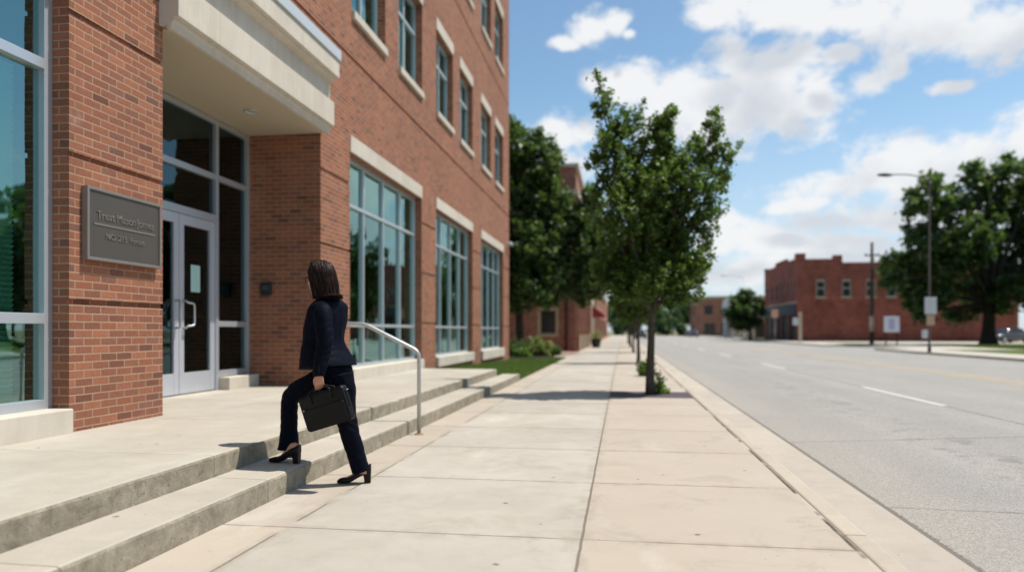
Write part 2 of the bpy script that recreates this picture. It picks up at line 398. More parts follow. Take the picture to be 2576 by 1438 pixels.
MAT['glass']=glass_mat('teal window glass',.32,(.66,.86,.79),(.55,.86,.83))
MAT['glassd']=glass_mat('dark door glass',.07,(.36,.38,.33),(.55,.80,.88))
MAT['glassf']=simple('far window glass',(.03,.04,.045),.08,.9,var=.3,scale=.6,bs=.02)
MAT['inside']=simple('dim interior paint',(.30,.33,.30),.9,.1,var=.2,scale=1)
MAT['insfloor']=simple('interior carpet',(.10,.10,.09),.95,.1)
MAT['blind']=simple('pale green blind slat',(.24,.36,.31),.6,.3,var=.04)
MAT['mulch']=simple('bark mulch',(.045,.032,.03),.95,.1,var=.5,scale=25,bs=.9,bscale=40,bd=.03)
MAT['pit']=simple('dark purple paver grate',(.085,.07,.08),.85,.2,var=.35,scale=18,bs=.6,bscale=30,bd=.01)
MAT['white']=simple('white road paint',(.52,.515,.49),.8,.2,var=.35,scale=22)
MAT['yellow']=simple('worn yellow road paint',(.50,.375,.215),.8,.2,var=.2,scale=9)
MAT['turf']=grass_ground('lawn soil and turf',(.05,.085,.015),(.09,.125,.03),(.15,.15,.06))
MAT['dry']=grass_ground('dry verge turf',(.10,.12,.04),(.2,.19,.09),(.32,.27,.17))
MAT['ground']=grass_ground('far ground',(.11,.12,.05),(.2,.19,.1),(.28,.25,.17))
MAT['blade']=leaf_mat('grass blade',[(0,(.05,.10,.012)),(.6,(.10,.17,.03)),(1,(.2,.24,.07))],.3,.6,(.2,.3,.03))
MAT['bark']=bark_mat('grey brown bark',(.035,.026,.02),(.12,.095,.075))
MAT['barkd']=bark_mat('dark bark',(.02,.016,.012),(.06,.048,.036))
MAT['leaf1']=leaf_mat('street tree leaf',[(0,(.014,.032,.009)),(.45,(.036,.074,.016)),(.75,(.085,.142,.028)),(1,(.22,.28,.06))],.36)
MAT['leaf2']=leaf_mat('dark tree leaf',[(0,(.014,.032,.012)),(.5,(.032,.064,.022)),(.82,(.065,.108,.036)),(1,(.15,.19,.065))],.32)
MAT['leaf3']=leaf_mat('blue green far leaf',[(0,(.02,.05,.025)),(.5,(.04,.085,.04)),(1,(.08,.13,.06))],.25)
MAT['leafy']=leaf_mat('yellow green shrub leaf',[(0,(.09,.13,.02)),(.5,(.22,.25,.07)),(1,(.40,.38,.16))],.3)
MAT['leafb']=leaf_mat('bright shrub leaf',[(0,(.05,.12,.01)),(1,(.16,.27,.03))],.3)
MAT['black']=simple('plain black paint',(.015,.014,.013),.6,.3)  # one even near-black for fittings, planter pot and shop panes
# ================================================================== WOMAN WITH BRIEFCASE
def cloth(name,c,c2,rough=.75,sheen=.25):
    m,g,p=mat(name,None,rough,.05); P=g.pos()
    g.put(p.inputs['Base Color'],g.mix(g.noise(P,9,4,.6),c,c2))
    w=g.noise(P,420,2,.6); f=g.noise(P,26,4,.55,1.2)
    g.put(p.inputs['Normal'],g.bump(g.m('ADD',g.m('MULTIPLY',w,.10),f),.22,.005))
    p.inputs['Sheen Weight'].default_value=sheen*.1; p.inputs['Sheen Roughness'].default_value=.4
    g.put(p.inputs['Sheen Tint'],(.35,.45,.8,1)); return m
MAT['suit']=cloth('navy wool suiting',(.0022,.0030,.0075),(.0038,.0050,.0115),.62,.10)
MAT['shoe']=simple('black leather shoe',(.004,.004,.0045),.42,.22,var=.2)
MAT['leather']=simple('black grained leather',(.0045,.0044,.0043),.5,.22,var=.25,scale=20,bs=.35,bscale=260,bd=.0015)
def skin():
    m,g,p=mat('skin',None,.55,.3); P=g.pos(); g.put(p.inputs['Base Color'],g.mix(g.noise(P,40,4,.6),(.50,.24,.16),(.58,.31,.22)))
    p.inputs['Subsurface Weight'].default_value=.12; p.inputs['Subsurface Radius'].default_value=(.012,.005,.003); p.inputs['Subsurface Scale'].default_value=1.0
    g.put(p.inputs['Normal'],g.bump(g.noise(P,260,3),.2,.001)); return m
MAT['skin']=skin()
def hairm():
    m,g,p=mat('dark brown hair',None,.40,.16); r=g.n('ShaderNodeNewGeometry').outputs['Random Per Island']
    g.put(p.inputs['Base Color'],g.ramp(r,[(0,(.008,.004,.0025)),(.6,(.014,.006,.004)),(.9,(.030,.014,.008)),(1,(.11,.06,.036))])); return m  # palest strands paint highlights into the hair colour
MAT['hair']=hairm()
D0=5.52
fw=Vector((-.966,.259,0)); lf=Vector((-.259,-.966,0)); UP=Vector((0,0,1))   # torso heading, her left
ff=Vector((-.995,.08,0)).normalized(); fl_=Vector((-.08,-.995,0)).normalized()   # feet heading
def ringe(c,ax,ay,n=28,k=1.0):
    out=[]
    for i in range(n):
        t=2*math.pi*i/n; ca,sa=math.cos(t),math.sin(t)
        out.append(c+ax*(math.copysign(abs(ca)**k,ca))+ay*(math.copysign(abs(sa)**k,sa)))
    return out
def spline(pts,n):
    P=[np.array(p,float) for p in pts]; P=[2*P[0]-P[1]]+P+[2*P[-1]-P[-2]]; out=[]
    for i in range(1,len(P)-2):
        for j in range(n):
            t=j/n; out.append(.5*((2*P[i])+(-P[i-1]+P[i+1])*t+(2*P[i-1]-5*P[i]+4*P[i+1]-P[i+2])*t*t+(-P[i-1]+3*P[i]-3*P[i+1]+P[i+2])*t**3))
    out.append(P[-2]); return out
def limb(mb,spec,n=6,seg=22):
    """spec: list of (point, radius across, radius along heading)"""
    s=spline([(*p,a,b) for p,a,b in spec],n); pts=[Vector(q[:3]) for q in s]; rings=[]
    for i,p in enumerate(pts):
        t=(pts[min(i+1,len(pts)-1)]-pts[max(i-1,0)]).normalized()
        u=lf-t*lf.dot(t); u.normalize(); w=t.cross(u).normalized()
        rings.append(ringe(p,u*s[i][3],w*s[i][4],seg))
    mb.loft(rings); return mb
# ---- joints, surveyed
J=dict(hipF=sp(842,938,5.58),kneeF=sp(733,1000,5.60),ankF=sp(731,1140,5.555),
       hipR=sp(852,945,5.44),kneeR=sp(872,1068,5.44),ankR=sp(912,1180,5.50),
       neck=sp(826,745,D0),shN=sp(812,783,5.37),elN=sp(817,862,5.31),wrN=sp(803,938,5.27),
       shF=sp(846,778,5.69),elF=sp(838,862,5.75),wrF=sp(806,925,5.72))
hb_=sp(803,962,5.262)       # where the fist closes on the handle
# ---- body : one continuous skin
body=MB()
limb(body,[(J['hipF'],.07,.07),(J['kneeF'],.043,.045),((J['kneeF']+J['ankF'])/2+Vector((0,0,.03)),.038,.038),(J['ankF']+Vector((0,0,.02)),.03,.032),(J['ankF']+Vector((0,0,-.03)),.028,.034)])
limb(body,[(J['hipR'],.07,.07),(J['kneeR'],.043,.045),((J['kneeR']+J['ankR'])/2+Vector((0,0,.03)),.038,.038),(J['ankR']+Vector((0,0,.02)),.03,.032),(J['ankR']+Vector((0,0,-.03)),.028,.034)])
tz=lambda x,y:sp(x,y,D0)
body.loft([ringe(tz(*c),fw*a,lf*b) for c,a,b in (((838,968),.05,.09),((840,940),.09,.14),((832,900),.10,.145),((822,860),.09,.12),((822,820),.10,.13),((824,788),.075,.11),((826,768),.05,.075),((824,750),.045,.05))])
nk=tz(824,752); hd=tz(800,702)
body.tube([nk-Vector((0,0,.03)),nk,tz(812,725),hd],[.062,.052,.048,.05],18)
# head faces her walking direction, chin a little down
hf=Vector((-.93,.33,-.12)).normalized(); hl=Vector((-.33,-.93,0)).normalized(); hu=hl.cross(hf).normalized()*-1
if hu.z<0: hu=-hu
H=tz(804,700)
def hp(f,l,u): return H+hf*f+hl*l+hu*u
body.ell(hp(-.012,0,.03),hf*.095,hl*.074,hu*.092,24,16)     # cranium
body.ell(hp(.028,0,-.03),hf*.066,hl*.062,hu*.088,24,16)      # face
body.ell(hp(.05,0,-.088),hf*.033,hl*.038,hu*.026,16,10)      # chin
body.ell(hp(.02,0,-.07),hf*.055,hl*.056,hu*.035,16,10)       # jaw
body.tube([hp(.088,0,.02),hp(.105,0,-.012),hp(.112,0,-.026)],[.008,.011,.012],10)  # nose
body.ell(hp(.10,.011,-.028),hf*.009,hl*.008,hu*.007,8,6); body.ell(hp(.10,-.011,-.028),hf*.009,hl*.008,hu*.007,8,6)
body.ell(hp(.091,0,-.052),hf*.009,hl*.022,hu*.006,10,6); body.ell(hp(.09,0,-.062),hf*.009,hl*.019,hu*.007,10,6) # lips
body.ell(hp(.082,0,.035),hf*.014,hl*.05,hu*.009,12,6)        # brow
for s in (-1,1):
    body.ell(hp(.0,s*.073,-.012),hf*.018,hl*.008,hu*.03,12,8)     # ear
    body.ell(hp(.066,s*.034,-.025),hf*.022,hl*.018,hu*.018,10,8)  # cheek
limb(body,[(J['shN'],.045,.05),(J['elN'],.036,.038),(J['wrN'],.024,.030)])
limb(body,[(J['shF'],.045,.05),(J['elF'],.036,.038),(J['wrF'],.024,.030)])
body.tube([J['shN']-UP*.01,J['shF']-UP*.01],.04,14)
# hands: palm, four curled fingers, thumb. hx = towards index side, out = back of hand, dn = along the hand
def hand(mb,w,hx,out,dn,curl=1.0):
    hx=hx.normalized(); out=out.normalized(); dn=dn.normalized()
    p0=w; kn=w+dn*.078
    mb.loft([ringe(w-dn*.01,hx*.026,out*.018,16),ringe(w+dn*.02,hx*.033,out*.016,16),ringe(w+dn*.055,hx*.041,out*.015,16),ringe(kn,hx*.040,out*.012,16),ringe(kn+dn*.008,hx*.034,out*.006,16)])
    for i,(o,L1,L2,L3,r) in enumerate(((.031,.040,.024,.019,.0088),(.0105,.044,.028,.020,.0092),(-.0105,.040,.026,.020,.0088),(-.031,.032,.020,.018,.0078))):
        b=kn+hx*o-dn*.012; a1,a2,a3=.55*curl,1.75*curl,2.9*curl
        di=lambda a: dn*math.cos(a)-out*math.sin(a)
        q1=b+di(a1)*(L1+.012); q2=q1+di(a2)*L2; q3=q2+di(a3)*L3
        mb.tube([b,(b+q1)/2+out*.001,q1,(q1+q2)/2,q2,(q2+q3)/2,q3,q3+di(a3)*.004],[r*1.12,r*1.04,r*1.1,r,r*1.02,r*.92,r*.85,r*.6],10)
    # thumb from the index side of the palm base
    t0=w+dn*.022+hx*.026-out*.006; t1=t0+(hx*.6+dn*.75-out*.35).normalized()*.036; t2=t1+(dn*.85-out*.55-hx*.05).normalized()*.028; t3=t2+(dn*.45-out*.85-hx*.3).normalized()*.022
    mb.tube([t0,t1,t2,t3],[.0135,.0115,.0105,.0085],12); mb.ell(t3,hx*.0085,out*.0085,dn*.0085,8,6)
bagx=(sp(858,968,5.20)-sp(752,1000,5.32)).normalized()      # along the bag, towards its rear
hand(body,J['wrN'],-bagx,Vector((.30,-.95,0)),Vector((-.02,.03,-1)),1.0)
hand(body,J['wrF'],fw,-lf,Vector((-.25,0,-1)),.55)
# feet in the shoes
def foot(mb,heel,ank,s=1):
    f=(heel[1]-heel[0]); L=f.length; f=f/L; l=Vector((0,0,1)).cross(f).normalized(); b=heel[0]
    pr=[(.02,.022,.075,.14),(.10,.026,.072,.155),(.25,.027,.062,.15),(.42,.029,.045,.105),(.58,.034,.018,.060),(.72,.042,.008,.045),(.86,.036,.008,.032),(.97,.02,.01,.022)]
    mb.loft([ringe(b+f*(t*L)+UP*((z0+z1)/2),l*w,UP*((z1-z0)/2),18,.9) for t,w,z0,z1 in pr])
FH=(Vector((-2.385,5.185,.155)),Vector((-2.625,5.215,.155)))
RH=(Vector((-1.875,5.305,.004)),Vector((-2.105,5.245,.004)))
foot(body,FH,J['ankF']); foot(body,RH,J['ankR'])
body.tube([J['ankF']+Vector((0,0,.03)),FH[0]+(FH[1]-FH[0])*.20+UP*.11],[.028,.027],14)
body.tube([J['ankR']+Vector((0,0,.03)),RH[0]+(RH[1]-RH[0])*.20+UP*.11],[.028,.027],14)
POR=Vector((-2.2,5.25,0))
person=fuse(body,'person',MAT['skin'],origin=POR,voxel=.0036,smooth=3)
tag(person,'woman in a dark navy trouser suit climbing the steps with a black briefcase','person')
def child(o): return o
# ---- trousers
tr=MB()
tr.loft([ringe(tz(*c),fw*a,lf*b,32,.92) for c,a,b in (((838,905),.10,.15),((840,925),.118,.160),((842,945),.122,.165),((843,965),.11,.15),((842,985),.09,.13))])
limb(tr,[(J['hipF']+UP*.01,.098,.105),(sp(795,962,5.585),.092,.092),(sp(752,983,5.595),.080,.080),(sp(731,1003,5.60),.068,.070),(sp(727,1035,5.59),.063,.064),(sp(727,1085,5.575),.066,.068),(sp(724,1133,5.555),.076,.084)],7)
limb(tr,[(J['hipR']+UP*.01,.10,.115),(sp(862,985,5.44),.092,.098),(sp(866,1025,5.44),.083,.086),(sp(874,1065,5.445),.074,.077),(sp(886,1110,5.46),.068,.070),(sp(898,1150,5.48),.066,.067),(sp(908,1183,5.50),.069,.070)],7)
def tr_disp(p):
    w=mnoise.noise(Vector((p.x*7,p.y*7,p.z*9)))*.006+.004*(abs(mnoise.noise(Vector((p.x*14,p.y*12,p.z*7))))-.25)
    s=mnoise.noise(Vector((p.x*3,p.y*3,p.z*26)))*.0035
    # drag folds at the knees and the crotch
    for k in ('kneeF','hipR','kneeR'):
        d=(p-J[k]).length; w+=.0055*math.exp(-(d/.15)**2)*(abs(math.sin(p.z*38+p.x*30+3*mnoise.noise(p*6)))-.6)
    return w+s
trn=fuse(tr,'trousers',MAT['suit'],person,voxel=.006,smooth=5,disp=tr_disp)
# ---- blazer
jk=MB()
rows=[((827,741),.050,.060,0),((828,749),.062,.085,0),((829,758),.080,.135,0),((828,768),.100,.172,0),((825,782),.115,.180,0),((821,805),.128,.176,0),((817,830),.134,.168,0),((815,852),.135,.164,0),((816,868),.140,.178,0),((820,888),.156,.200,0),((825,908),.178,.222,0),((827,918),.186,.230,0)]
s=spline([(*c,a,b) for c,a,b,_ in rows],4)
def jring(x,y,a,b):
    out=[]; c=tz(x,y); t=max(0,(y-850)/70)
    for i in range(40):
        q=2*math.pi*i/40; ca,sa=math.cos(q),math.sin(q)
        z=-.045*t*max(0,ca)                                  # front hem dips
        out.append(c+fw*(a*math.copysign(abs(ca)**.9,ca)*(1.06 if ca>0 else 1))+lf*(b*math.copysign(abs(sa)**.9,sa))+UP*z)
    return out
jk.loft([jring(*q) for q in s])
for (sh,el,wr,sg_) in (('shN','elN','wrN',1),('shF','elF','wrF',-1)):
    A,B,C=J[sh],J[el],J[wr]
    limb(jk,[(A+lf*(-.035*sg_)+UP*.012,.058,.060),(A+UP*-.012,.064,.070),(A*.5+B*.5,.058,.070),(B,.053,.064),(B*.5+C*.5,.046,.057),(C+UP*.012,.042,.049),(C-UP*.022,.041,.047)],6)
def jk_disp(p):
    w=mnoise.noise(Vector((p.x*6,p.y*6,p.z*7)))*.005
    d=(p-J['elN']).length; w+=.0058*math.exp(-(d/.13)**2)*(abs(math.sin(p.z*42-p.x*55+p.y*20+4*mnoise.noise(p*6)))-.6)
    w+=.0035*(abs(mnoise.noise(Vector((p.x*16+p.z*9,p.y*10,p.z*11))))-.25)
    d=(p-(J['shN']+UP*-.06)).length; w+=.0020*math.exp(-(d/.10)**2)*math.sin(p.x*90+p.z*30)
    # centre back seam and princess seams
    q=p-tz(820,p_y(p)); l=q.dot(lf); f=q.dot(fw)
    if f<-.02:
        w-=.0055*math.exp(-(l/.006)**2); w-=.0035*math.exp(-((l-.085)/.006)**2); w-=.0035*math.exp(-((l+.085)/.006)**2)
    return w
def p_y(p): return 832-(p.z-CAM_H)*FPX/D0
jkt=fuse(jk,'blazer',MAT['suit'],person,voxel=.0055,smooth=4,disp=jk_disp)
# collar, cuff buttons, back belt
co=MB(); rr=[]
for i in range(13):
    t=-math.pi*.62+math.pi*1.24*i/12; d=fw*-math.cos(t)+lf*math.sin(t)
    c=tz(826,748); 
    rr.append([c+d*.058+UP*.020,c+d*.066+UP*.022,c+d*.088-UP*.012,c+d*.080-UP*.018])
co.loft(rr).build('collar',MAT['suit'],jkt,uv=False)
bt=MB()
for k in range(4):
    c=J['wrN']+lf*.037-fw*.024+UP*(.000+.017*k); bt.ell(c,fw*.006,lf*.003,UP*.006,10,6)
bt.build('cuff_buttons',MAT['shoe'],jkt,uv=False)
# ---- shoes
def shoe(heel,label):
    f=heel[1]-heel[0]; L=f.length+.012; f=f.normalized(); l=UP.cross(f).normalized(); b=heel[0]-f*.008; m=MB()
    pr=[(-.010,.016,.066,.135),(.0,.028,.060,.142),(.08,.034,.058,.134),(.2,.037,.057,.120),(.34,.038,.042,.100),(.48,.040,.022,.074),(.60,.043,.006,.054),(.72,.044,.001,.044),(.84,.041,.001,.040),(.93,.032,.002,.033),(.985,.018,.004,.022),(1.0,.006,.008,.014)]
    s=spline(pr,3); m.loft([ringe(b+f*(q[0]*L)+UP*((q[2]+q[3])/2),l*q[1],UP*((q[3]-q[2])/2),20,.72) for q in s])
    # keep the opening low on the instep: remove nothing, foot stands proud of it
    o=fuse(m,'shoe',MAT['shoe'],person,voxel=.0035,smooth=2)
    h=MB(); h.loft([[b+f*(x0+(x1-x0)*u)+l*w*v+UP*z for u,v in ((0,-1),(.5,-1.12),(1,-1),(1,1),(.5,1.12),(0,1))] for x0,x1,w,z in ((.000,.046,.020,0.0),(.000,.049,.0215,.035),(.000,.058,.026,.078))],True,False)
    h.build('heel',MAT['shoe'],o,bevel=.003,uv=False); return o
shoe(FH,''); shoe(RH,'')
# ---- hair : shell of overlapping locks around a scalp, shoulder length, curling out at the tips
rng=np.random.default_rng(12)
sc_=MB()
sc_.ell(hp(-.022,0,.032),hf*.104,hl*.088,hu*.099,28,18)
sc_.ell(hp(-.050,0,-.03),hf*.078,hl*.086,hu*.105,24,16)
sc_.ell(hp(-.062,0,-.105),hf*.062,hl*.084,hu*.070,24,14)
for s_ in (-1,1): sc_.ell(hp(-.014,s_*.066,-.045),hf*.036,hl*.022,hu*.095,16,12)
hair=fuse(sc_,'hair',MAT['hair'],person,voxel=.006,smooth=3,disp=lambda p: .0035*mnoise.noise(Vector((p.x*60,p.y*60,p.z*9))))
lk=MB()
for k in range(1000):
    # root around the parting line, fall over the skull, end near the shoulder
    th=rng.uniform(-math.pi*.80,math.pi*.80)      # 0 = back of head
    back=math.cos(th); side=math.sin(th)
    r0=hp(rng.uniform(-.06,.055),side*rng.uniform(.0,.03),.125)
    ex=-.022-back*.104; er=side*.090
    top=hp(ex*.75+.0,er*.72,.098); mid=hp(ex-.004*back,er*1.02,.025)
    low=hp(ex*1.0-.018*back+(.035 if back<-.1 else 0)*0,er*1.04,-.055)
    zt=-.130-.022*rng.random()**2-.010*max(0,back)+.004*abs(side)
    tip=hp(-.03-back*.122+rng.normal(0,.003),side*.088+rng.normal(0,.003),zt)
    curl=hp(-.034-back*(.140+.012*rng.random()),side*(.090+.006*rng.random()),zt-.022+.010*rng.random())
    if back<-.25:                                   # by the face: hang straight
        j_=rng.uniform(-.048,-.014); low=hp(.030+j_,math.copysign(.084,side),-.055); tip=hp(.020+j_,math.copysign(.080,side),zt); curl=hp(.028+j_,math.copysign(.072,side),zt-.012); mid=hp(.040+j_,math.copysign(.084,side),.01); top=hp(.050+j_,math.copysign(.062,side),.078)
    P_=spline([tuple(q+Vector(rng.normal(0,.0032,3))) for q in (r0,top,mid,low,tip,curl)],4)
    w=rng.uniform(.0012,.0040); n_=len(P_)
    lk.tube([Vector(q) for q in P_],[w*(.5+.5*math.sin(math.pi*min(1,(i/n_)*1.5+.1)))*(1 if i<n_*.75 else max(.22,1-(i/n_-.75)*2.8))+.0003 for i in range(n_)],5,False)
lk.build('hair_locks',MAT['hair'],hair,uv=False)
# ---- spectacles
sp_=MB()
for s_ in (-1,1):
    c=hp(.098,s_*.033,.004); sp_.tube([c+hl*(.027*math.cos(a))+hu*(.020*math.sin(a))-hf*(.010*abs(math.cos(a))) for a in np.linspace(0,2*math.pi,21)],.0026,6,False)
    sp_.tube([hp(.092,s_*.060,.010),hp(.05,s_*.082,.008),hp(.0,s_*.084,.0)],.0026,6)
    sp_.tube([hp(.106,0,.008),hp(.102,s_*.008,.006)],.0024,6)
sp_.build('spectacles',MAT['black'],person,uv=False)
# ---- briefcase : flat case hanging from the fist, tilted forward-down
TL,TR,BL,BRc=sp(750,1003,5.30),sp(862,966,5.20),sp(776,1088,5.30),sp(884,1056,5.20)
bc=(TL+TR+BL+BRc)/4; bx=((TR-TL)+(BRc-BL)).normalized(); bz=((TL-BL)+(TR-BRc)); bz=(bz-bx*bz.dot(bx)).normalized(); by=bz.cross(bx).normalized()
bw=((TR-TL).length+(BRc-BL).length)/4; bh=((TL-BL).length+(TR-BRc).length)/4
if by.y<0: by=-by       # by points away from the camera, towards her leg
TH=.038
bc=bc+by*.03
bag=empty('briefcase',bc-bz*bh,'black leather briefcase hanging from the left hand of the woman in the navy suit','briefcase')
def rrect(hw,hh,r,n=6):
    o=[]
    for cx,cz,a0 in ((hw-r,hh-r,0),(-hw+r,hh-r,90),(-hw+r,-hh+r,180),(hw-r,-hh+r,270)):
        for i in range(n+1):
            a=R(a0+90*i/n); o.append((cx+r*math.cos(a),cz+r*math.sin(a)))
    return o
m=MB(); rings=[]
for y,e in ((-TH,.016),(-TH*.86,.004),(-TH*.6,0),(TH*.6,0),(TH*.86,.004),(TH,.016)):
    rings.append([bc+bx*x+bz*z+by*y for x,z in rrect(bw-e,bh-e,.026-.3*e)])
m.loft(rings); m.build('case',MAT['leather'],bag,uv=False)
m=MB(); m.tube([bc+bx*x+bz*z+by*(-TH*.86) for x,z in rrect(bw-.004,bh-.004,.026)+[rrect(bw-.004,bh-.004,.026)[0]]],.0035,6,False)
m.tube([bc+bx*x+bz*z+by*(TH*.86) for x,z in rrect(bw-.004,bh-.004,.026)+[rrect(bw-.004,bh-.004,.026)[0]]],.0035,6,False)
m.build('piping',MAT['leather'],bag,uv=False)
m=MB(); rr=[[bc+bx*x+bz*z+by*y for x,z in rrect(bw-.014,bh*.56,.016)] for y,_ in ((-TH-.012,0),(-TH-.004,0),(-TH+.004,0))]
rr=[[p-bz*(bh*.34) for p in r] for r in rr]; m.loft(rr,True,False); m.build('front_pocket',MAT['leather'],bag,uv=False,bevel=.003)
m=MB(); m.tube([bc-bx*(bw-.02)+bz*(bh*.30)-by*(TH+.003),bc+bx*(bw-.02)+bz*(bh*.30)-by*(TH+.003)],.0022,6); m.build('zip',MAT['black'],bag,uv=False)
MB().obox(bc-bx*(bw-.026)+bz*(bh*.20)-by*(TH+.006),bx,by,bz,.004,.003,.010).build('zip_pull',MAT['steel'],bag,bevel=.001,uv=False)
for s_ in (-1,1):      # side dee rings
    q=bc+bx*(bw+.004)*s_+bz*(bh*.68); m=MB(); m.tube([q+bx*(.010*s_*(1+math.cos(a)))*.8+by*(.012*math.sin(a)) for a in np.linspace(0,2*math.pi,15)],.0022,6,False); m.build('strap_ring',MAT['steel'],bag,uv=False)
    MB().obox(q-bz*.06-bx*(.001*s_),bx,by,bz,.003,.012,.055).build('side_strap',MAT['leather'],bag,uv=False,bevel=.001)
# the two carrying handles meet in the fist
grip=hb_-Vector((0,0,.004))
kd=J['wrN']+Vector((-.02,.03,-1)).normalized()*.098+Vector((-.30,.95,0)).normalized()*.024
for s_ in (-1,1):
    a=bc+bz*(bh-.03)-bx*.085+by*(TH*s_*1.02); b=bc+bz*(bh-.03)+bx*.085+by*(TH*s_*1.02)
    g1=kd-bagx*.038+by*(.006*s_); g2=kd+bagx*.038+by*(.006*s_)
    P_=spline([tuple(q) for q in (a,a+bz*.035,(a+bz*.035)*.35+g1*.65,g1,(g1+g2)/2,g2,(b+bz*.035)*.35+g2*.65,b+bz*.035,b)],4)
    m=MB(); m.tube([Vector(q) for q in P_],.0062,9); m.build('handle',MAT['leather'],bag,uv=False)
    for e in (a,b): MB().obox(e-bz*.012+by*(.004*s_),bx,by,bz,.011,.003,.026).build('handle_tab',MAT['leather'],bag,uv=False,bevel=.002)
# ================================================================== GROUND
def struct(name, mb, m, **k):
    o=mb.build(name,m,**k); return tag(o,kind='structure')
g0=MB().quad((-900,-300,-.16),(900,-300,-.16),(900,2500,-.16),(-900,2500,-.16)); struct('ground',g0,MAT['ground'])
RX0,RX1=1.84,16.3
rd=MB().box(RX0,RX1,-12,198,-.3,-.12)
rd.box(RX1,19.2,51.5,63,-.3,-.121); struct('road',rd,MAT['asphalt'])
gt=MB(); gt.add([(1.36,-12,-.135),(1.84,-12,-.118),(1.84,198,-.118),(1.36,198,-.135)],[(0,1,2,3)])
struct('gutter',gt,MAT['gutter'])
kb=MB().box(1.225,1.362,-12,198,-.25,.003); struct('kerb',kb,MAT['kerb'],bevel=.022,seg=3)
sw=MB().box(-2.36,1.222,-12,198,-.25,0.0)
sw.box(-6,-2.36,31.2,41.2,-.2,-.004); sw.box(-2.6,-2.36,41.2,198,-.2,-.004)
struct('pavement',sw,MAT['walk'])
# far side
fk=MB()
fk.box(16.3,16.46,-12,51.0,-.25,.0); fk.box(16.3,16.46,63.4,198,-.25,.0); struct('kerb',fk,MAT['kerb'],bevel=.02)
fs=MB(); fs.box(16.462,19.2,-12,51.0,-.25,-.004); fs.box(16.462,19.2,63.4,198,-.25,-.004); struct('pavement',fs,MAT['lot'])
lot=MB(); lot.box(19.21,70,66,87.9,-.25,-.03); lot.box(19.21,25,49,66,-.25,-.032); struct('parking_lot',lot,MAT['lot'])
tf=MB(); tf.box(25.01,80,20,65.99,-.25,.02); tf.box(19.21,25,-12,48.99,-.25,-.008); struct('lawn_ground',tf,MAT['turf'])
vg=MB(); vg.box(19.6,24.4,68,76,-.1,-.012); vg.box(17.2,18.9,96,120,-.1,.008); struct('verge',vg,MAT['dry'])
# painted markings
mk=MB()
for y0 in (-11.2,1.05,13.3,25.5,37.8,50,62.3,74.5,87,99,111):
    mk.box(5.30,5.42,y0,y0+4.2,-.119,-.1155)
tag(mk.build('lane_marking',MAT['white']),kind='structure')
mk=MB(); mk.box(9.28,9.40,-12,197,-.119,-.1155); mk.box(9.62,9.74,-12,197,-.119,-.1155)
tag(mk.build('centre_line',MAT['yellow']),kind='structure')
# steps and landing : two risers
EX=15.9
st=MB()
prof=[(-2.335,-.1),(-2.33,.15),(-2.72,.155),(-2.715,.30),(-5.9,.31),(-5.9,-.1)]
ys=[-12]+[y for y in np.arange(-2,EX,.18)]+[EX]
random.seed(3)
def jit(a): return (random.random()-.5)*a
rings=[]
for y in ys:
    e=.004
    rings.append([Vector((-2.33,y,-.1)),Vector((-2.33+jit(e),y,.132)),Vector((-2.337+jit(e),y,.146)),Vector((-2.352,y,.151)),
                  Vector((-2.718,y,.156)),Vector((-2.718+jit(e),y,.286)),Vector((-2.725+jit(e),y,.299)),Vector((-2.741,y,.303)),Vector((-6.1,y,.312)),Vector((-6.1,y,-.1))])
st.loft([r[::-1] for r in rings],caps=True,smooth=False)
st.box(-2.72,-2.33,EX,EX+.85,-.1,.15)
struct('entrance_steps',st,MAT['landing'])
# lawn between building and pavement, falling away from the landing
lw=MB()
def lawnz(x,y):
    t=min(1,max(0,(y-16)/11.0)); a=min(1,max(0,(-2.36-x)/2.0)); z=.22*(1-t)*a+.02
    return z+.012*mnoise.noise(Vector((x*1.3,y*1.3,0)))
xs=np.linspace(-6,-2.365,16); yy=np.linspace(15.9,31.19,60)
vs=[(x,y,lawnz(x,y)) for y in yy for x in xs]; n=len(xs)
lw.add(vs,[(j*n+i,j*n+i+1,(j+1)*n+i+1,(j+1)*n+i) for j in range(len(yy)-1) for i in range(n-1)],True)
struct('lawn_ground',lw,MAT['turf'])
rng=np.random.default_rng(5)
def blades(name, pts, h, w, m, label):
    N=len(pts); a=rng.uniform(0,2*np.pi,N); hh=h*rng.uniform(.5,1.3,N); lean=rng.normal(0,.35,(N,2))*hh[:,None]
    dx=np.cos(a)*w; dy=np.sin(a)*w; v=np.zeros((N,3,3))
    v[:,0]=pts+np.stack([dx,dy,0*dx],1); v[:,1]=pts-np.stack([dx,dy,0*dx],1); v[:,2]=pts+np.stack([lean[:,0],lean[:,1],hh],1)
    return np_mesh(name,v.reshape(-1,3),3,m)
def np_mesh(name, v, k, m, parent=None, origin=None):
    off=np.array(wloc(parent)) if parent else (np.array(origin) if origin is not None else np.zeros(3))
    v=v-off; nf=len(v)//k; me=bpy.data.meshes.new(name)
    me.vertices.add(len(v)); me.vertices.foreach_set('co',v.astype(np.float32).ravel())
    me.loops.add(nf*k); me.loops.foreach_set('vertex_index',np.arange(nf*k,dtype=np.int32))
    me.polygons.add(nf); me.polygons.foreach_set('loop_start',np.arange(0,nf*k,k,dtype=np.int32)); me.polygons.foreach_set('loop_total',np.full(nf,k,dtype=np.int32))
    me.update(calc_edges=True); me.materials.append(m)
    o=bpy.data.objects.new(name,me); COL.objects.link(o)
    if parent: o.parent=parent
    else: o.location=tuple(off)
    return o
N=60000; gx=rng.uniform(-5.2,-2.35,N); gy=rng.uniform(16.0,31.1,N)
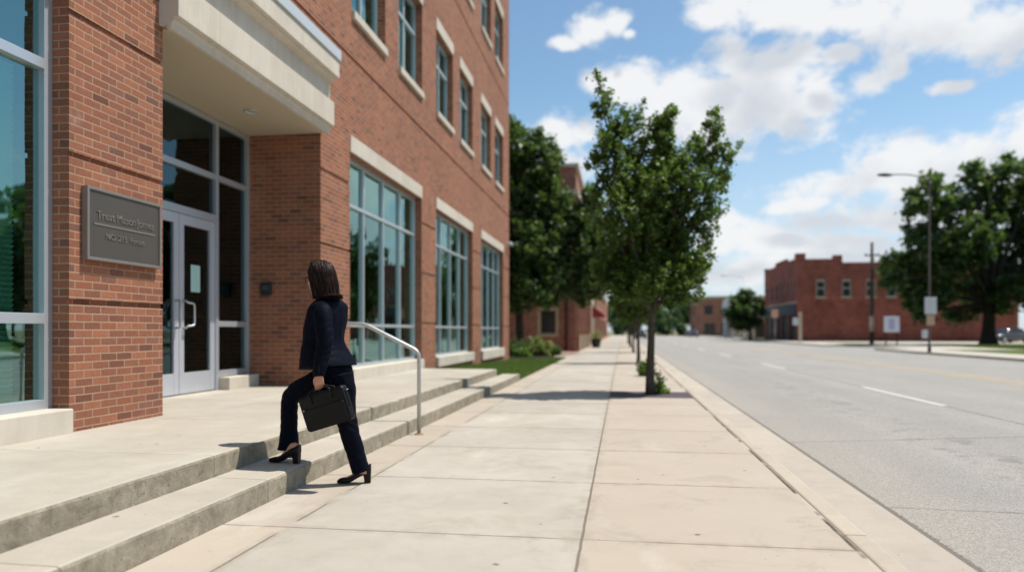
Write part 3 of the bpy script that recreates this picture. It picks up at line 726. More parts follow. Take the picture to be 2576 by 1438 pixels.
keep=(gx<-2.36+.02*np.sin(gy*7)) ; keep&=~((gx<-4.4)&(gy<29.15)); keep&=~((gy>28.8)&(gx<-3.0-.0*(gy))&(gy>29.5)); keep&=~((gy<16.75)&(gx>-2.72)); gx=gx[keep]; gy=gy[keep]
gz=np.array([lawnz(a,b) for a,b in zip(gx,gy)])-.005
tag(blades('lawn',np.stack([gx,gy,gz],1),.05,.006,MAT['blade'],''),'mown green lawn sloping between the brick building and the pavement','grass',kind='stuff')
N=40000; gx=rng.uniform(25.1,60,N); gy=rng.uniform(40,65.9,N)
tag(blades('lawn',np.stack([gx,gy,np.full(N,.015)],1),.1,.02,MAT['blade'],''),'green lawn around the big tree across the road','grass',kind='stuff')
bed=MB(); bed.box(-6,-3.05,29.3,33.2,-.05,.055); struct('planting_bed',bed,MAT['mulch'])
# tree pits
pt=MB()
for y in (13.4,26.4,39.4,52.4,65.4,78.4):
    pt.box(-.21,1.215,y-.62,y+.62,-.02,.004)
struct('tree_pit_paving',pt,MAT['pit'])
rp=MB().box(-4.2,-2.37,38.7,41.1,-.02,.003); struct('brick_paving',rp,MAT['brick3'])
# utility cover in the pavement
cv=MB(); c=sp(1507,949,18.0); cc=[Vector((c.x+.27*math.cos(a),c.y+.27*math.sin(a),0)) for a in np.linspace(0,2*math.pi,33)[:-1]]
cv.loft([[p+Vector((0,0,z)) for p in cc] for z in (-.02,.006)],True,False)
tag(cv.build('utility_cover',MAT['lot'],origin=(c.x,c.y,0)),'round utility cover set flush in the pavement before the nearest tree','cover')
# ================================================================== OFFICE BUILDING
FX=-4.48; GX=-4.68; DX=-5.67
Y0B,Y1B=-14.0,29.1
bld=empty('office_building',(FX,11,0),'tall red brick office building with teal windows and a stone entrance canopy','building')
bays=[.92,11.7,17.42,23.2]; WW=4.43
LZ=(.50,4.12)
ground_op=[(y,y+WW,*LZ) for y in bays]; ground_op[0]=(.92,5.42,*LZ)
upper=[]
for s in (-5.5,.25,6.0,11.78,17.45,23.2):
    for k in (0,2.62): upper.append((s+k,s+k+1.78))
ops=[(a-Y0B,b-Y0B,c,d) for a,b,c,d in ground_op]
ops.append((6.66-Y0B,10.5-Y0B,.0,4.35))
for a,b in upper:
    ops.append((a-Y0B,b-Y0B,6.5,8.5)); ops.append((a-Y0B,b-Y0B,10.95,12.95))
gr=[]
for z in (5.68,10.08,14.5): gr.append((0,60,z,z+.055))
for (a,b) in ((5.42,6.66),): 
    for z in (1.36,2.57,3.74): gr.append((a-Y0B,b-Y0B,z,z+.045))
for (a,b) in ((10.5,11.7),(16.13,17.42),(21.85,23.2),(27.63,29.1)):
    for z in (1.30,2.44,3.56): gr.append((a-Y0B,b-Y0B,z,z+.045))
w=MB(); wall(w,(FX,Y0B,0),(0,1,0),(1,0,0),Y1B-Y0B,-.15,18.2,.30,ops,gr)
w.box(-22,FX-.30,Y1B-.3,Y1B,-.15,18.2)             # far end wall
w.box(-22,FX-.30,Y0B,Y0B+.3,-.15,18.2)
w.box(-22.3,-22,Y0B,Y1B,-.15,18.2)
w.box(-5.95,FX-.301,10.5,10.8,.0,4.3)             # entrance recess cheeks
w.box(-5.95,FX-.301,6.36,6.66,.0,4.3)
w.build('wall',MAT['brick'],bld)
rf=MB().box(-22.3,FX+.08,Y0B-.05,Y1B+.08,18.2,18.45); rf.build('roof',MAT['stone'],bld)
# rooms behind the glass
ins=MB()
for z in (4.45,9.3,13.8): ins.box(-12,FX-.32,Y0B+.35,Y1B-.35,z,z+.12)
ins.box(-12.2,-12,Y0B+.35,Y1B-.35,.3,18); 
for y in (6.2,11.1): ins.box(-11.9,-5.97,y,y+.12,.3,4.4)
for z in (4.6,9.45):
    for y in (.0,5.75,11.2,16.9,22.6): ins.box(-11.9,FX-.32,y,y+.1,z,z+4.2)
ins.build('interior_wall',MAT['inside'],bld)
MB().box(-12,-5.96,Y0B+.35,Y1B-.35,.29,.315).build('interior_floor',MAT['insfloor'],bld)
def bars(mb,xc,ya,yb,z0,z1,verts,hors,fw=.055,fd=.10):
    x0,x1=xc-fd/2,xc+fd/2
    mb.box(x0,x1,ya,ya+fw,z0,z1); mb.box(x0,x1,yb-fw,yb,z0,z1)
    mb.box(x0+.003,x1-.003,ya+fw,yb-fw,z0,z0+fw); mb.box(x0+.003,x1-.003,ya+fw,yb-fw,z1-fw,z1)
    for v in verts: mb.box(x0+.006,x1-.006,v-fw/2,v+fw/2,z0+fw,z1-fw)
    for h in hors: mb.box(x0+.012,x1+.004,ya+fw,yb-fw,h-fw/2,h+fw/2)
def blinds(ya,yb,z0,z1,x,par,pitch=.042):
    b=MB(); z=z0
    while z<z1:
        b.add([(x-.012,ya,z),(x+.012,ya,z+.040),(x+.012,yb,z+.040),(x-.012,yb,z)],[(0,1,2,3)]); z+=pitch
    return b.build('blind',MAT['blind'],par)
def sill(par,ya,yb,z0,z1,out,m='stone'):
    MB().box(FX-.22,FX+out,ya,yb,z0,z1).build('sill',MAT[m],par,bevel=.008)
# large ground floor windows
for i,(a,b,z0,z1) in enumerate(ground_op):
    f=MB(); nb=4; vs=[a+(b-a)*k/nb for k in range(1,nb)]
    bars(f,GX,a,b,z0,z1,vs,(1.24,3.30),fw=.06 if i else .085)
    if i: vs_=vs
    fo=f.build('window',MAT['alu'],bld,bevel=.004)
    MB().box(GX-.012,GX-.004,a+.05,b-.05,z0+.05,z1-.05).build('pane',MAT['glass'],fo)
    if i==0: MB().box(FX-.22,FX+.045,a+.02,b-.0015,.20,.507).build('sill',MAT['stone'],fo,bevel=.01)
    else: MB().box(FX-.22,FX+.07,a+.0015,b-.0015,.26 if i<3 else .2,.507).build('sill',MAT['stone'],fo,bevel=.012)
    MB().box(FX-.15,FX+.022,a-.0,b+.0,z1+.002,4.40).build('lintel',MAT['stone'],fo,bevel=.006)
    if i==0: blinds(a+.1,b-.24,.6,3.22,GX-.10,fo)
    elif i==1: blinds(a+.1,b-.1,.6,1.0,GX-.5,fo,.06)
# upper windows
for a,b in upper:
    for z0,z1 in ((6.5,8.5),(10.95,12.95)):
        f=MB(); bars(f,GX,a,b,z0,z1,((a+b)/2,),(z0+(z1-z0)*.66,),fw=.07,fd=.09)
        fo=f.build('window',MAT['alud'],bld)
        MB().box(GX-.012,GX-.004,a+.05,b-.05,z0+.05,z1-.05).build('pane',MAT['glass'],fo)
        MB().box(FX-.22,FX+.06,a+.002,b-.002,z0-.13,z0+.006).build('sill',MAT['stone'],fo,bevel=.006)
        MB().box(FX-.12,FX+.02,a-.02,b+.02,z1+.002,z1+.29).build('lintel',MAT['stone'],fo,bevel=.005)
# stone canopy over the entrance : stepped profile swept along Y
cy0,cy1=6.60,10.52
cp=[(-5.95,4.13),(-4.40,4.13),(-4.40,4.09),(-4.345,4.09),(-4.345,4.15),(-4.315,4.17),(-4.315,4.20),(-4.27,4.205),(-4.27,4.56),(-4.34,4.565),(-4.34,4.86),(-4.24,4.885),(-4.24,4.915),(-4.19,4.92),(-4.19,5.17),(-4.477,5.17),(-4.477,4.352),(-5.95,4.352)]
cn=MB(); rr=[[Vector((x,y,z)) for x,z in cp] for y in (cy0,cy1)]; cn.loft(rr,True,False)
cno=cn.build('canopy',MAT['stone'],bld,bevel=.006)
MB().box(-5.62,-4.405,6.665,10.495,4.105,4.127).build('soffit',MAT['soffit'],cno)
MB().box(-4.478,-4.165,cy0-.02,cy1+.02,5.172,5.33).build('coping',MAT['cap'],cno,bevel=.008)
# entrance screen
es=MB(); x0,x1=DX-.055,DX+.055
def sb(y0,y1,z0,z1,e=0): es.box(x0+e,x1-e,y0,y1,z0,z1)
zb=.313
sb(6.66,6.73,zb,4.10); sb(10.43,10.5,zb,4.10)
for y in (7.86,9.60): sb(y-.035,y+.035,zb,4.10)
for (a,b) in ((6.73,7.825),(7.895,9.565),(9.635,10.43)):
    sb(a,b,4.03,4.098,.002); sb(a,b,3.25,3.33,.004)
sb(7.895,9.565,2.66,2.76,.004)
for (a,b) in ((6.73,7.825),(9.635,10.43)): sb(a,b,1.20,1.28,.004); sb(a,b,.50,.58,.004)
eso=es.build('entrance_frame',MAT['alu'],bld,bevel=.004)
for (a,b,c,d) in ((6.72,7.83,.57,1.21),(6.72,7.83,1.27,3.26),(6.72,7.83,3.32,4.04),(9.63,10.44,.57,1.21),(9.63,10.44,1.27,3.26),(9.63,10.44,3.32,4.04),(7.89,9.57,2.75,3.26),(7.89,9.57,3.32,4.04)):
    MB().box(DX-.006,DX+.002,a,b,c,d).build('pane',MAT['glassd'],eso)
for (a,b) in ((6.662,7.82),(9.64,10.498)):
    MB().box(-5.83,-5.46,a,b,.30,.49).build('sill',MAT['stone'],eso,bevel=.012)
for k,(a,b) in enumerate(((7.90,8.725),(8.735,9.56))):
    d=MB(); X0,X1=DX-.035,DX+.03; z0,z1=.325,2.655; sw_=.105
    d.box(X0,X1,a,a+sw_,z0,z1); d.box(X0,X1,b-sw_,b,z0,z1)
    d.box(X0+.003,X1-.003,a+sw_,b-sw_,z1-.13,z1); d.box(X0+.003,X1-.003,a+sw_,b-sw_,z0,z0+.27)
    do=d.build('door',MAT['door'],bld,bevel=.004)
    MB().box(DX-.006,DX+.002,a+sw_-.01,b-sw_+.01,z0+.26,z1-.12).build('pane',MAT['glassd'],do)
    hy = b-.075 if k==0 else a+.075
    s = 1 if k==1 else -1
    h=MB(); pts=[(X1,hy,1.53),(X1+.05,hy,1.53),(X1+.07,hy+.0,1.51),(X1+.07,hy+.13*(1 if k else 0),1.50),(X1+.07,hy+.15*(1 if k else 0),1.47),(X1+.07,hy+.15*(1 if k else 0),1.24),(X1+.07,hy+.13*(1 if k else 0),1.21),(X1+.07,hy,1.20),(X1+.05,hy,1.18),(X1,hy,1.18)]
    h.tube(pts,.014,10); h.build('handle',MAT['steel'],do)
    MB().box(X0-.06,X0-.02,a+.12,b-.12,1.30,1.37).build('push_bar',MAT['blind'],do,bevel=.008)
# notice taped inside the door
c=sp(483,695,9.9)
nt_=MB().box(DX+.0035,DX+.006,9.03,9.24,1.66,2.02)
def notice_mat():
    m,g,p=mat('printed notice paper',None,.7,.3); x,y,z=g.sep(g.pos())
    ln=g.m('GREATER_THAN',g.m('FRACT',g.m('MULTIPLY',z,38.0)),.62); inb=g.m('MULTIPLY',g.m('GREATER_THAN',y,9.06),g.m('LESS_THAN',y,9.21))
    ln=g.m('MULTIPLY',g.m('MULTIPLY',ln,inb),g.step(g.noise(g.comb(0.0,g.m('MULTIPLY',y,90.0),g.m('FLOOR',g.m('MULTIPLY',z,38.0))),1,1),.4,.5))
    g.put(p.inputs['Base Color'],g.mix(g.m('MULTIPLY',ln,.5),(.42,.62,.58),(.12,.2,.2))); return m
tag(nt_.build('paper_notice',notice_mat(),origin=(DX,9.13,1.8)),'small pale paper notice taped to the glass of the right door','notice')
# soffit downlights
for (y,x,lab) in ((9.3,-4.95,'round recessed ceiling light in the canopy soffit above the double doors'),(7.28,-5.1,'round recessed ceiling light in the canopy soffit close to the near brick pier')):
    t=empty('ceiling_light',(x,y,4.10),lab,'light','recessed lights in the entrance soffit')
    r=MB(); ri=[[Vector((x+q*math.cos(a),y+q*math.sin(a),z)) for a in np.linspace(0,2*math.pi,25)[:-1]] for q,z in ((.095,4.106),(.10,4.094),(.085,4.090),(.07,4.098),(.07,4.108))]
    r.loft(ri,False).build('trim_ring',MAT['cap'],t)
    MB().ell((x,y,4.112),Vector((.068,0,0)),Vector((0,.068,0)),Vector((0,0,.02))).build('lens',MAT['alu'],t)
# bronze plaque
MAT['plate']=simple('dark bronze plate',(.105,.092,.08),.5,.5,.5,var=.12,scale=5)
MAT['plrim']=simple('bright plaque rim',(.25,.225,.20),.45,.5,.5,var=.1)
MAT['letter']=simple('raised letters',(.185,.17,.15),.55,.4,.3,var=.1)
py0,py1,pz0,pz1=5.555,6.555,1.74,2.36
sg=empty('wall_plaque',(FX+.05,(py0+py1)/2,(pz0+pz1)/2),'dark bronze plaque with a bright rim and raised lettering on the brick pier','plaque')
MB().box(FX+.001,FX+.048,py0+.01,py1-.01,pz0+.01,pz1-.01).build('plate',MAT['plate'],sg)
q=MB(); e=.026
q.box(FX+.002,FX+.062,py0,py0+e,pz0,pz1); q.box(FX+.002,FX+.062,py1-e,py1,pz0,pz1)
q.box(FX+.002,FX+.060,py0+e,py1-e,pz0,pz0+e); q.box(FX+.002,FX+.060,py0+e,py1-e,pz1-e,pz1)
q.build('rim',MAT['plrim'],sg,bevel=.004)
def text(s,size,x,y,z,par,m,rot=(R(90),0,R(90)),ext=.003,name='lettering',align='CENTER'):
    cu=bpy.data.curves.new(name,'FONT'); cu.body=s; cu.size=size; cu.extrude=ext; cu.align_x=align
    t=bpy.data.objects.new(name,cu); COL.objects.link(t); t.rotation_euler=rot
    dg=bpy.context.evaluated_depsgraph_get(); me=bpy.data.meshes.new_from_object(t.evaluated_get(dg))
    bpy.data.objects.remove(t); o=bpy.data.objects.new(name,me); COL.objects.link(o); me.materials.clear(); me.materials.append(m)
    o.parent=par; o.location=Vector((x,y,z))-wloc(par); o.rotation_euler=rot; return o
pm=(py0+py1)/2
for w_,o_ in (('Treat',-.268),('Mason',0),('Jomes',.268)): text(w_,.10,FX+.052,pm+o_,2.10,sg,MAT['letter'])
MB().box(FX+.049,FX+.053,pm-.41,pm+.41,2.045,2.062).build('rule',MAT['letter'],sg)
for w_,o_ in (('NO.',-.20),('215',-.05),('Fonset',.15)): text(w_,.075,FX+.052,pm+o_,1.935,sg,MAT['letter'])
# small dark box on the cheek wall
c=sp(670,727,11.15); bx=empty('door_intercom',(c.x,10.497,c.z),'small dark intercom box on the shaded brick wall beside the doors','intercom')
MB().box(c.x-.085,c.x+.085,10.44,10.499,c.z-.095,c.z+.095).build('case',simple('black enamel',(.018,.026,.028),.4,.5),bx,bevel=.01)
MB().box(c.x-.05,c.x+.05,10.428,10.441,c.z-.02,c.z+.06).build('grille',simple('dark grille',(.05,.06,.06),.6,.4),bx,bevel=.003)
# little camera at the far corner
c=sp(1272,613,28.6); cm=empty('security_camera',(FX,28.6,c.z),'tiny pale security camera high on the far corner of the office building','camera')
MB().box(FX+.001,FX+.04,28.5,28.7,c.z-.1,c.z+.1).build('bracket',MAT['cap'],cm)
MB().tube([(FX+.04,28.6,c.z),(FX+.2,28.6,c.z+.02)],.03).build('arm',MAT['cap'],cm)
MB().tube([(FX+.15,28.45,c.z+.03),(FX+.15,28.8,c.z+.03)],.07).build('housing',MAT['cap'],cm)
# handrail
hb=sp(1054,1092,8.11)
hr=empty('handrail',(hb.x,hb.y,0),'grey steel pipe handrail rising beside the entrance steps','handrail')
Y=7.87; X=-2.215
pts=[(X,Y,0.0),(X,Y,.80)]
def arc(p0,c,p1,n=5):
    p0,c,p1=map(Vector,(p0,c,p1)); return [p0*(1-t)**2+c*(2*t*(1-t))+p1*t*t for t in [i/n for i in range(n+1)]]
path=[(X,Y,0.0)]+arc((X,Y,.84),(X,Y,.905),(X-.06,Y,.94))+arc((X-.57,Y,1.19),(X-.64,Y,1.22),(X-.72,Y,1.22))+arc((X-1.0,Y,1.22),(X-1.10,Y,1.22),(X-1.10,Y,1.12))+[(X-1.10,Y,.30)]
MB().tube(path,.0215,14).build('rail',MAT['steel'],hr)
for (x,z) in ((X,.0),(X-1.10,.305)):
    f=MB(); f.loft([[Vector((x+q*math.cos(a),Y+q*math.sin(a),z+h)) for a in np.linspace(0,2*math.pi,21)[:-1]] for q,h in ((.05,-.003),(.05,.006),(.03,.014))],True,False)
    f.build('base_flange',simple('rusty flange',(.30,.19,.11),.7,.3,.3),hr)
# ================================================================== TREES
def leaf_verts(rng, c, size, up=.35, ratio=.55):
    """rhombus leaf for every centre c (N,3)"""
    N=len(c); n=rng.normal(0,1,(N,3)); n[:,2]=np.abs(n[:,2])+up; n/=np.linalg.norm(n,axis=1)[:,None]
    t=rng.normal(0,1,(N,3)); t-=n*(t*n).sum(1)[:,None]; t/=np.linalg.norm(t,axis=1)[:,None]; b=np.cross(n,t)
    s=(size*rng.uniform(.6,1.35,N))[:,None]
    v=np.zeros((N,4,3)); v[:,0]=c-t*s; v[:,1]=c+b*s*ratio; v[:,2]=c+t*s; v[:,3]=c-b*s*ratio
    v[:,1]+=n*s*.12; v[:,3]+=n*s*.12
    return v.reshape(-1,3)
def crown_points(rng, lobes, nsh, per, sig, spread=1.0, up=.5, root=None):
    """leafy shoots inside each lobe (c, r vec): returns leaf centres and shoots"""
    tot=sum((l[1][0]*l[1][1]*l[1][2])**(2/3) for l in lobes); P=[]; S=[]
    for c,r in lobes:
        k=max(3,int(nsh*((r[0]*r[1]*r[2])**(2/3))/tot))
        for _ in range(k):
            d=rng.normal(0,1,3); d/=np.linalg.norm(d)
            e=c+d*r*rng.uniform(.66,1.0)+.30*rng.random()**5
            s=c+d*r*.25-np.array([0,0,r[2]*.35*up])
            mid=(s+e)/2+rng.normal(0,.06,3)*r
            S.append((s,mid,e))
            t=rng.beta(2.6,1.3,per)*1.02
            q=(1-t)[:,None]**2*s+(2*t*(1-t))[:,None]*mid+(t**2)[:,None]*e
            P.append(q+rng.normal(0,1,(per,3))*sig*(1.25-.75*t)[:,None])
    return np.concatenate(P),S
def tree(name, base, r0, fork, lobes, nsh, per, leaf, m, mb_, label, group=None, cat='tree', seed=1, sig=None, limbn=None, bend=.06, flare=1.5, ratio=.55):
    rng=np.random.default_rng(seed); base=Vector(base)
    root=empty(name,base,label,cat,group)
    P,S=crown_points(rng,lobes,nsh,per,sig or leaf*1.6)
    T=MB(); top=np.array([base.x,base.y,base.z+fork])
    cen=sum(np.array(l[0]) for l in lobes)/len(lobes); apex=max((l[0] for l in lobes),key=lambda q:q[2])
    pts=[];rad=[]; n=7
    for i in range(n+1):
        t=i/n; p=np.array(base)*(1-t)+top*t+np.array([math.sin(t*5+seed)*bend*fork*.12,math.cos(t*4+seed)*bend*fork*.12,0])*(t>0)
        pts.append(p-(np.array([0,0,.05]) if i==0 else 0)); rad.append(r0*(1+ (flare-1)*math.exp(-t*9))*(1-.28*t))
    T.tube(pts,rad,14)
    tp=pts[-1]; rt=rad[-1]
    # leader and limbs
    for i,(c,r) in enumerate(lobes):
        c=np.array(c); h=tp+(np.array([cen[0],cen[1],c[2]])-tp)*rng.uniform(.05,.35)
        a=tp-np.array([0,0,rng.uniform(0,.12)*fork]); k1=a+(c-a)*.35+np.array([0,0,.15])*np.linalg.norm(c-a)+rng.normal(0,.05,3)*np.linalg.norm(c-a)
        q=[(1-t)**2*a+2*t*(1-t)*k1+t*t*c for t in np.linspace(0,1,7)]
        T.tube(q,[rt*.62*(1-.78*t)+.006 for t in np.linspace(0,1,7)],7)
    ns=len(S); pick=rng.permutation(ns)[:limbn or ns]
    for i in pick:
        s,mm,e=S[i]; tr=max(.004,rt*.10)
        # join the shoot back to its lobe
        T.tube([s*.6+mm*.4 if False else s,mm,e],[tr,tr*.6,tr*.25],4,False)
    T.build('trunk',mb_,root,uv=False)
    v=leaf_verts(rng,P,leaf,ratio=ratio)
    np_mesh('crown',v,4,m,root)
    return root
def LB(d,specs,jd=.5,seed=0,fd=1.0):
    """lobes surveyed at distance d : (x,y,rx,ry[,dd])"""
    rg=np.random.default_rng(seed); out=[]
    for s_ in specs:
        x,y,rx,ry=s_[:4]; dd=s_[4] if len(s_)>4 else rg.uniform(-jd,jd)
        k=d/FPX; c=np.array(sp(x,y,d+dd)); out.append((c,np.array([rx*k,max(rx,min(ry,rx*1.3))*k*fd,ry*k])))
    return out
main_specs=[(1640,700,120,75,-.1),(1575,660,80,70,.3),(1705,670,75,75,-.2),(1640,600,95,85,.1),(1575,540,75,90,-.3),(1700,560,85,85,.3),
 (1640,480,85,90,-.2),(1555,440,62,85,.1),(1530,350,45,75,0),(1512,265,26,62,.05),(1505,205,12,38,.05),(1590,340,35,90,.3),(1650,370,55,90,.2),(1672,300,30,52,.1),
 (1730,450,75,85,-.2),(1770,370,48,70,.1),(1795,312,26,42,.05),(1825,392,24,34,0),(1812,455,32,38,.2),(1770,540,34,60,-.1),(1770,620,28,70,.1),(1745,720,38,45,.1),(1525,600,32,80,.1),(1560,730,60,40,0),(1500,500,22,50,.2),(1490,410,22,40,.1),(1690,745,50,35,0),(1640,650,120,90,.4),(1600,720,80,45,-.3),(1660,560,90,90,.4),(1640,440,70,80,.4),(1520,690,34,60,.2)]
mb_=sp(1637,992,13.2); mb_.z=0
LBm=LB(13.2,main_specs,seed=2)
main=tree('street_tree',mb_,.078,1.62,LBm,1150,44,.042,MAT['leaf1'],MAT['bark'],'young street tree with tall upright crown, nearest of the row along the kerb','street trees along the kerb',seed=4,sig=.062,limbn=420,flare=1.35)
# simpler copies further along the row
lab=['second street tree of the kerb row, slim trunk seen just behind the nearest tree','third street tree of the kerb row, behind the second slim trunk','fourth street tree of the kerb row, a thin trunk in the distance','fifth street tree of the kerb row, small in the distance','farthest street tree of the kerb row, low green crown far down the pavement']
rg=random.Random(4)
for i,y in enumerate((26.4,39.4,52.4,65.4,78.4)):
    r=main.copy(); COL.objects.link(r); r.location=(.60+rg.uniform(-.06,.05),y,0); s=rg.uniform(.92,1.02); r.scale=(s*.85,s*.85,s*1.0); r.rotation_euler=(0,0,rg.choice([.0,.35,-.3,2.9])); r['label']=lab[i]
    for ch in main.children:
        c=ch.copy(); COL.objects.link(c); c.parent=r
# tall dark tree behind the office corner
specs=[(1335,715,100,60,0),(1400,690,60,70,.4),(1285,690,70,70,.2),(1330,620,95,80,-.5),(1395,590,58,85,.3),(1270,590,70,90,0),(1420,520,35,70,.2),(1350,500,80,85,.3),(1290,470,60,95,0),(1360,415,58,70,.2),(1300,370,45,70,-.3),(1288,325,26,42,0),(1350,355,24,32,0),(1385,390,30,40,.1),(1380,735,55,38,.4),(1300,765,50,22,0),(1428,640,30,60,.1),(1240,520,60,120,1),(1240,400,50,90,1),(1465,650,50,80,.2),(1488,570,38,75,.4),(1515,650,34,60,.3),(1460,735,45,38,.2),(1500,715,40,40,.5),(1455,560,40,70,0),(1475,500,26,45,.2)]
b=sp(1308,875,36); b.z=0
tree('shade_tree',b,.21,3.0,LB(36,specs,seed=3),860,60,.12,MAT['leaf2'],MAT['barkd'],'tall dark green tree rising behind the far corner of the office building',seed=8,sig=.21,limbn=250)
# medium tree bridging the gap behind the row
specs=[(1470,600,55,70,0),(1500,680,50,60,0),(1480,540,40,60,0),(1510,620,40,60,1),(1475,730,30,30,0),(1530,740,40,40,0)]
b=sp(1500,868,43); b.z=0; 
# big tree on the right
specs=[(2262,665,50,48),(2300,690,60,60),(2330,745,70,42),(2330,600,60,70),(2300,520,30,55,0),(2345,500,50,60),(2340,455,30,28),(2400,520,45,60),(2390,640,80,80),(2440,600,80,90),(2440,720,100,70),(2480,500,60,80),(2450,440,32,38),(2505,430,42,42),(2550,420,50,40),(2560,520,70,80),(2550,640,90,90),(2530,740,90,52),(2620,560,80,110),(2640,690,90,90),(2610,450,60,60),(2700,600,80,120),(2720,720,80,70),(2690,480,60,80),(2240,700,28,34),(2310,790,40,18),(2420,790,55,18)]
b=sp(2487,866,62); b.z=0
tree('shade_tree',b,.55,3.6,LB(62,specs,jd=2.2,seed=5),1150,56,.24,MAT['leaf2'],MAT['barkd'],'huge dark shade tree with broad crown on the lawn across the road',seed=11,sig=.48,limbn=200,flare=1.5,fd=None) if False else tree('shade_tree',b,.55,3.6,LB(62,specs,jd=2.2,seed=5),720,52,.25,MAT['leaf2'],MAT['barkd'],'huge dark shade tree with broad crown on the lawn across the road',seed=11,sig=.36,limbn=200,flare=1.5)
# small round tree left of the old brick block
specs=[(1873,780,48,42),(1848,795,28,32),(1900,790,28,38),(1878,748,30,22),(1860,765,30,26),(1895,760,22,24),(1870,815,35,16)]
b=sp(1887,855,93); b.z=0
tree('small_tree',b,.2,2.0,LB(93,specs,jd=.5,seed=6),160,60,.22,MAT['leaf2'],MAT['bark'],'small round dark tree by the kerb left of the old red brick building',seed=12,sig=.3,limbn=40)
# shrubs
def shrub(loc, r, h, n, leaf, m, label, name='shrub', seed=1, cat='shrub', tall=0):
    rng=np.random.default_rng(seed); root=empty(name,loc,label,cat); L=Vector(loc)
    P=[];T=MB()
    for k in range(max(6,int(n/60))):
        a=rng.uniform(0,6.28); q=rng.uniform(.1,1)**.6; ph=rng.uniform(.15,1)
        e=np.array([L.x+math.cos(a)*r*q*math.sqrt(max(0,1-.6*ph*ph)),L.y+math.sin(a)*r*q*math.sqrt(max(0,1-.6*ph*ph)),L.z+h*ph*rng.uniform(.75,1.05)*(1-.2*q)])
        s=np.array([L.x+rng.normal(0,.03),L.y+rng.normal(0,.03),L.z-.02]); T.tube([s,(s+e)/2+np.array([0,0,h*.08]),e],[.008,.006,.003],4,False)
        t=rng.beta(2.5,1.2,60); P.append(s*(1-t)[:,None]+e*t[:,None]+rng.normal(0,leaf*1.3,(60,3)))
    P=np.concatenate(P); P[:,2]=np.maximum(P[:,2],L.z+.02)
    T.build('stem',MAT['bark'],root,uv=False); np_mesh('foliage',leaf_verts(rng,P,leaf),4,m,root); return root
def gp(x,y,d,z=0): v=sp(x,y,d); v.z=z; return v
shrub(gp(1664,990,13.3),.17,.46,900,.026,MAT['leafb'],'little leafy sprout growing at the foot of the nearest street tree',seed=2)
shrub((.60,18.9,0),.24,.5,1500,.035,MAT['leaf1'],'low dark shrub half hidden behind the trunk of the nearest street tree',seed=3)
shrub(gp(1312,893,31.0,.05),.42,.50,1800,.045,MAT['leafb'],'bright lime green shrub at the edge of the lawn by the office corner',seed=4)
shrub(gp(1358,893,32.0,.05),.68,.92,3500,.05,MAT['leafy'],'pale yellow green variegated shrub in the planting bed',seed=5)
shrub(gp(1392,889,32.7,.05),.40,.55,2400,.045,MAT['leaf2'],'clipped dark green shrub just right of the variegated one',seed=6)
shrub(gp(1335,888,32.6,.05),.7,.8,3000,.05,MAT['leaf2'],'dark shrub in shade behind the lime green one',seed=7)
shrub(gp(1285,886,32.8,.05),.8,1.0,3000,.05,MAT['leaf2'],'dark shrub in shade beside the trunk of the tall dark tree',seed=8)
# far tree line
rg=random.Random(9); protos=[]
def far_tree(x,y,h,wd,label,seed,m,grp='distant trees closing the end of the street'):
    lobes=[]; r_=random.Random(seed)
    for k in range(9):
        a=r_.uniform(0,6.28); q=r_.uniform(0,.6)*wd/2; z=r_.uniform(.42,.85)*h; s=wd*.27*(1.25-.5*abs(z/h-.55)/.4)
        lobes.append((np.array([x+math.cos(a)*q,y+math.sin(a)*q,z]),np.array([s,s,s*.85])))
    return tree('broadleaf_tree',(x,y,-.05),h*.028,h*.32,lobes,110,44,h*.035,m,MAT['barkd'],label,grp,seed=seed,sig=h*.05,limbn=25)
protos=[far_tree(10,262,11,10,'dense green tree at the far end of the street, left of the others',21,MAT['leaf3']),
        far_tree(20,255,13,13,'broad green tree at the far end of the street above the far parked cars',22,MAT['leaf3'])]
def cp_tree(src,loc,s,rz,label,group=None):
    r=src.copy(); COL.objects.link(r); r.location=loc; r.scale=(s,s,s); r.rotation_euler=(0,0,rz); r['label']=label
    if group: r['group']=group
    for ch in src.children:
        c=ch.copy(); COL.objects.link(c); c.parent=r
    return r
GRP='distant trees closing the end of the street'
for i,(x,y,s) in enumerate(((-6,205,.8),(0,212,.85),(5.5,222,.8),(10,208,.62),(14.5,216,.7),(3,204,.42),(8,203,.4),(12,204,.5),(16,206,.45),(-1,203,.45),(-2,270,1.0),(2.5,240,.75),(31,272,1.05),(42,262,1.0),(56,275,1.2),(-14,262,1.1),(-28,268,1.2),(-44,262,1.15),(70,266,1.1),(86,272,1.2),(103,260,1.1),(120,270,1.2),(28,232,.7),(-60,262,1.2))):
    cp_tree(protos[i%2],(x,y,-.05 if s>.52 else -1.5),s,i*1.3,'distant leafy tree in the green belt closing the street',GRP)
# woodland edge to the right of the big tree, behind the parking lot; it is what the office windows mirror
for i,(x,y,s) in enumerate(((33,44,.85),(39,51,1.0),(38,38,.9),(31,33,.7),(36,28,.85),(33,19,.8),(52,92,1.0),(62,84,1.1),(73,90,1.15),(66,66,1.0),(72,52,1.05),(60,42,.95),(66,28,1.0),(58,14,.95),(70,4,1.1))):
    cp_tree(protos[i%2],(x,y,-.05),s,i*2.1,'leafy tree beyond the parking lot to the right of the big shade tree','trees beyond the parking lot')
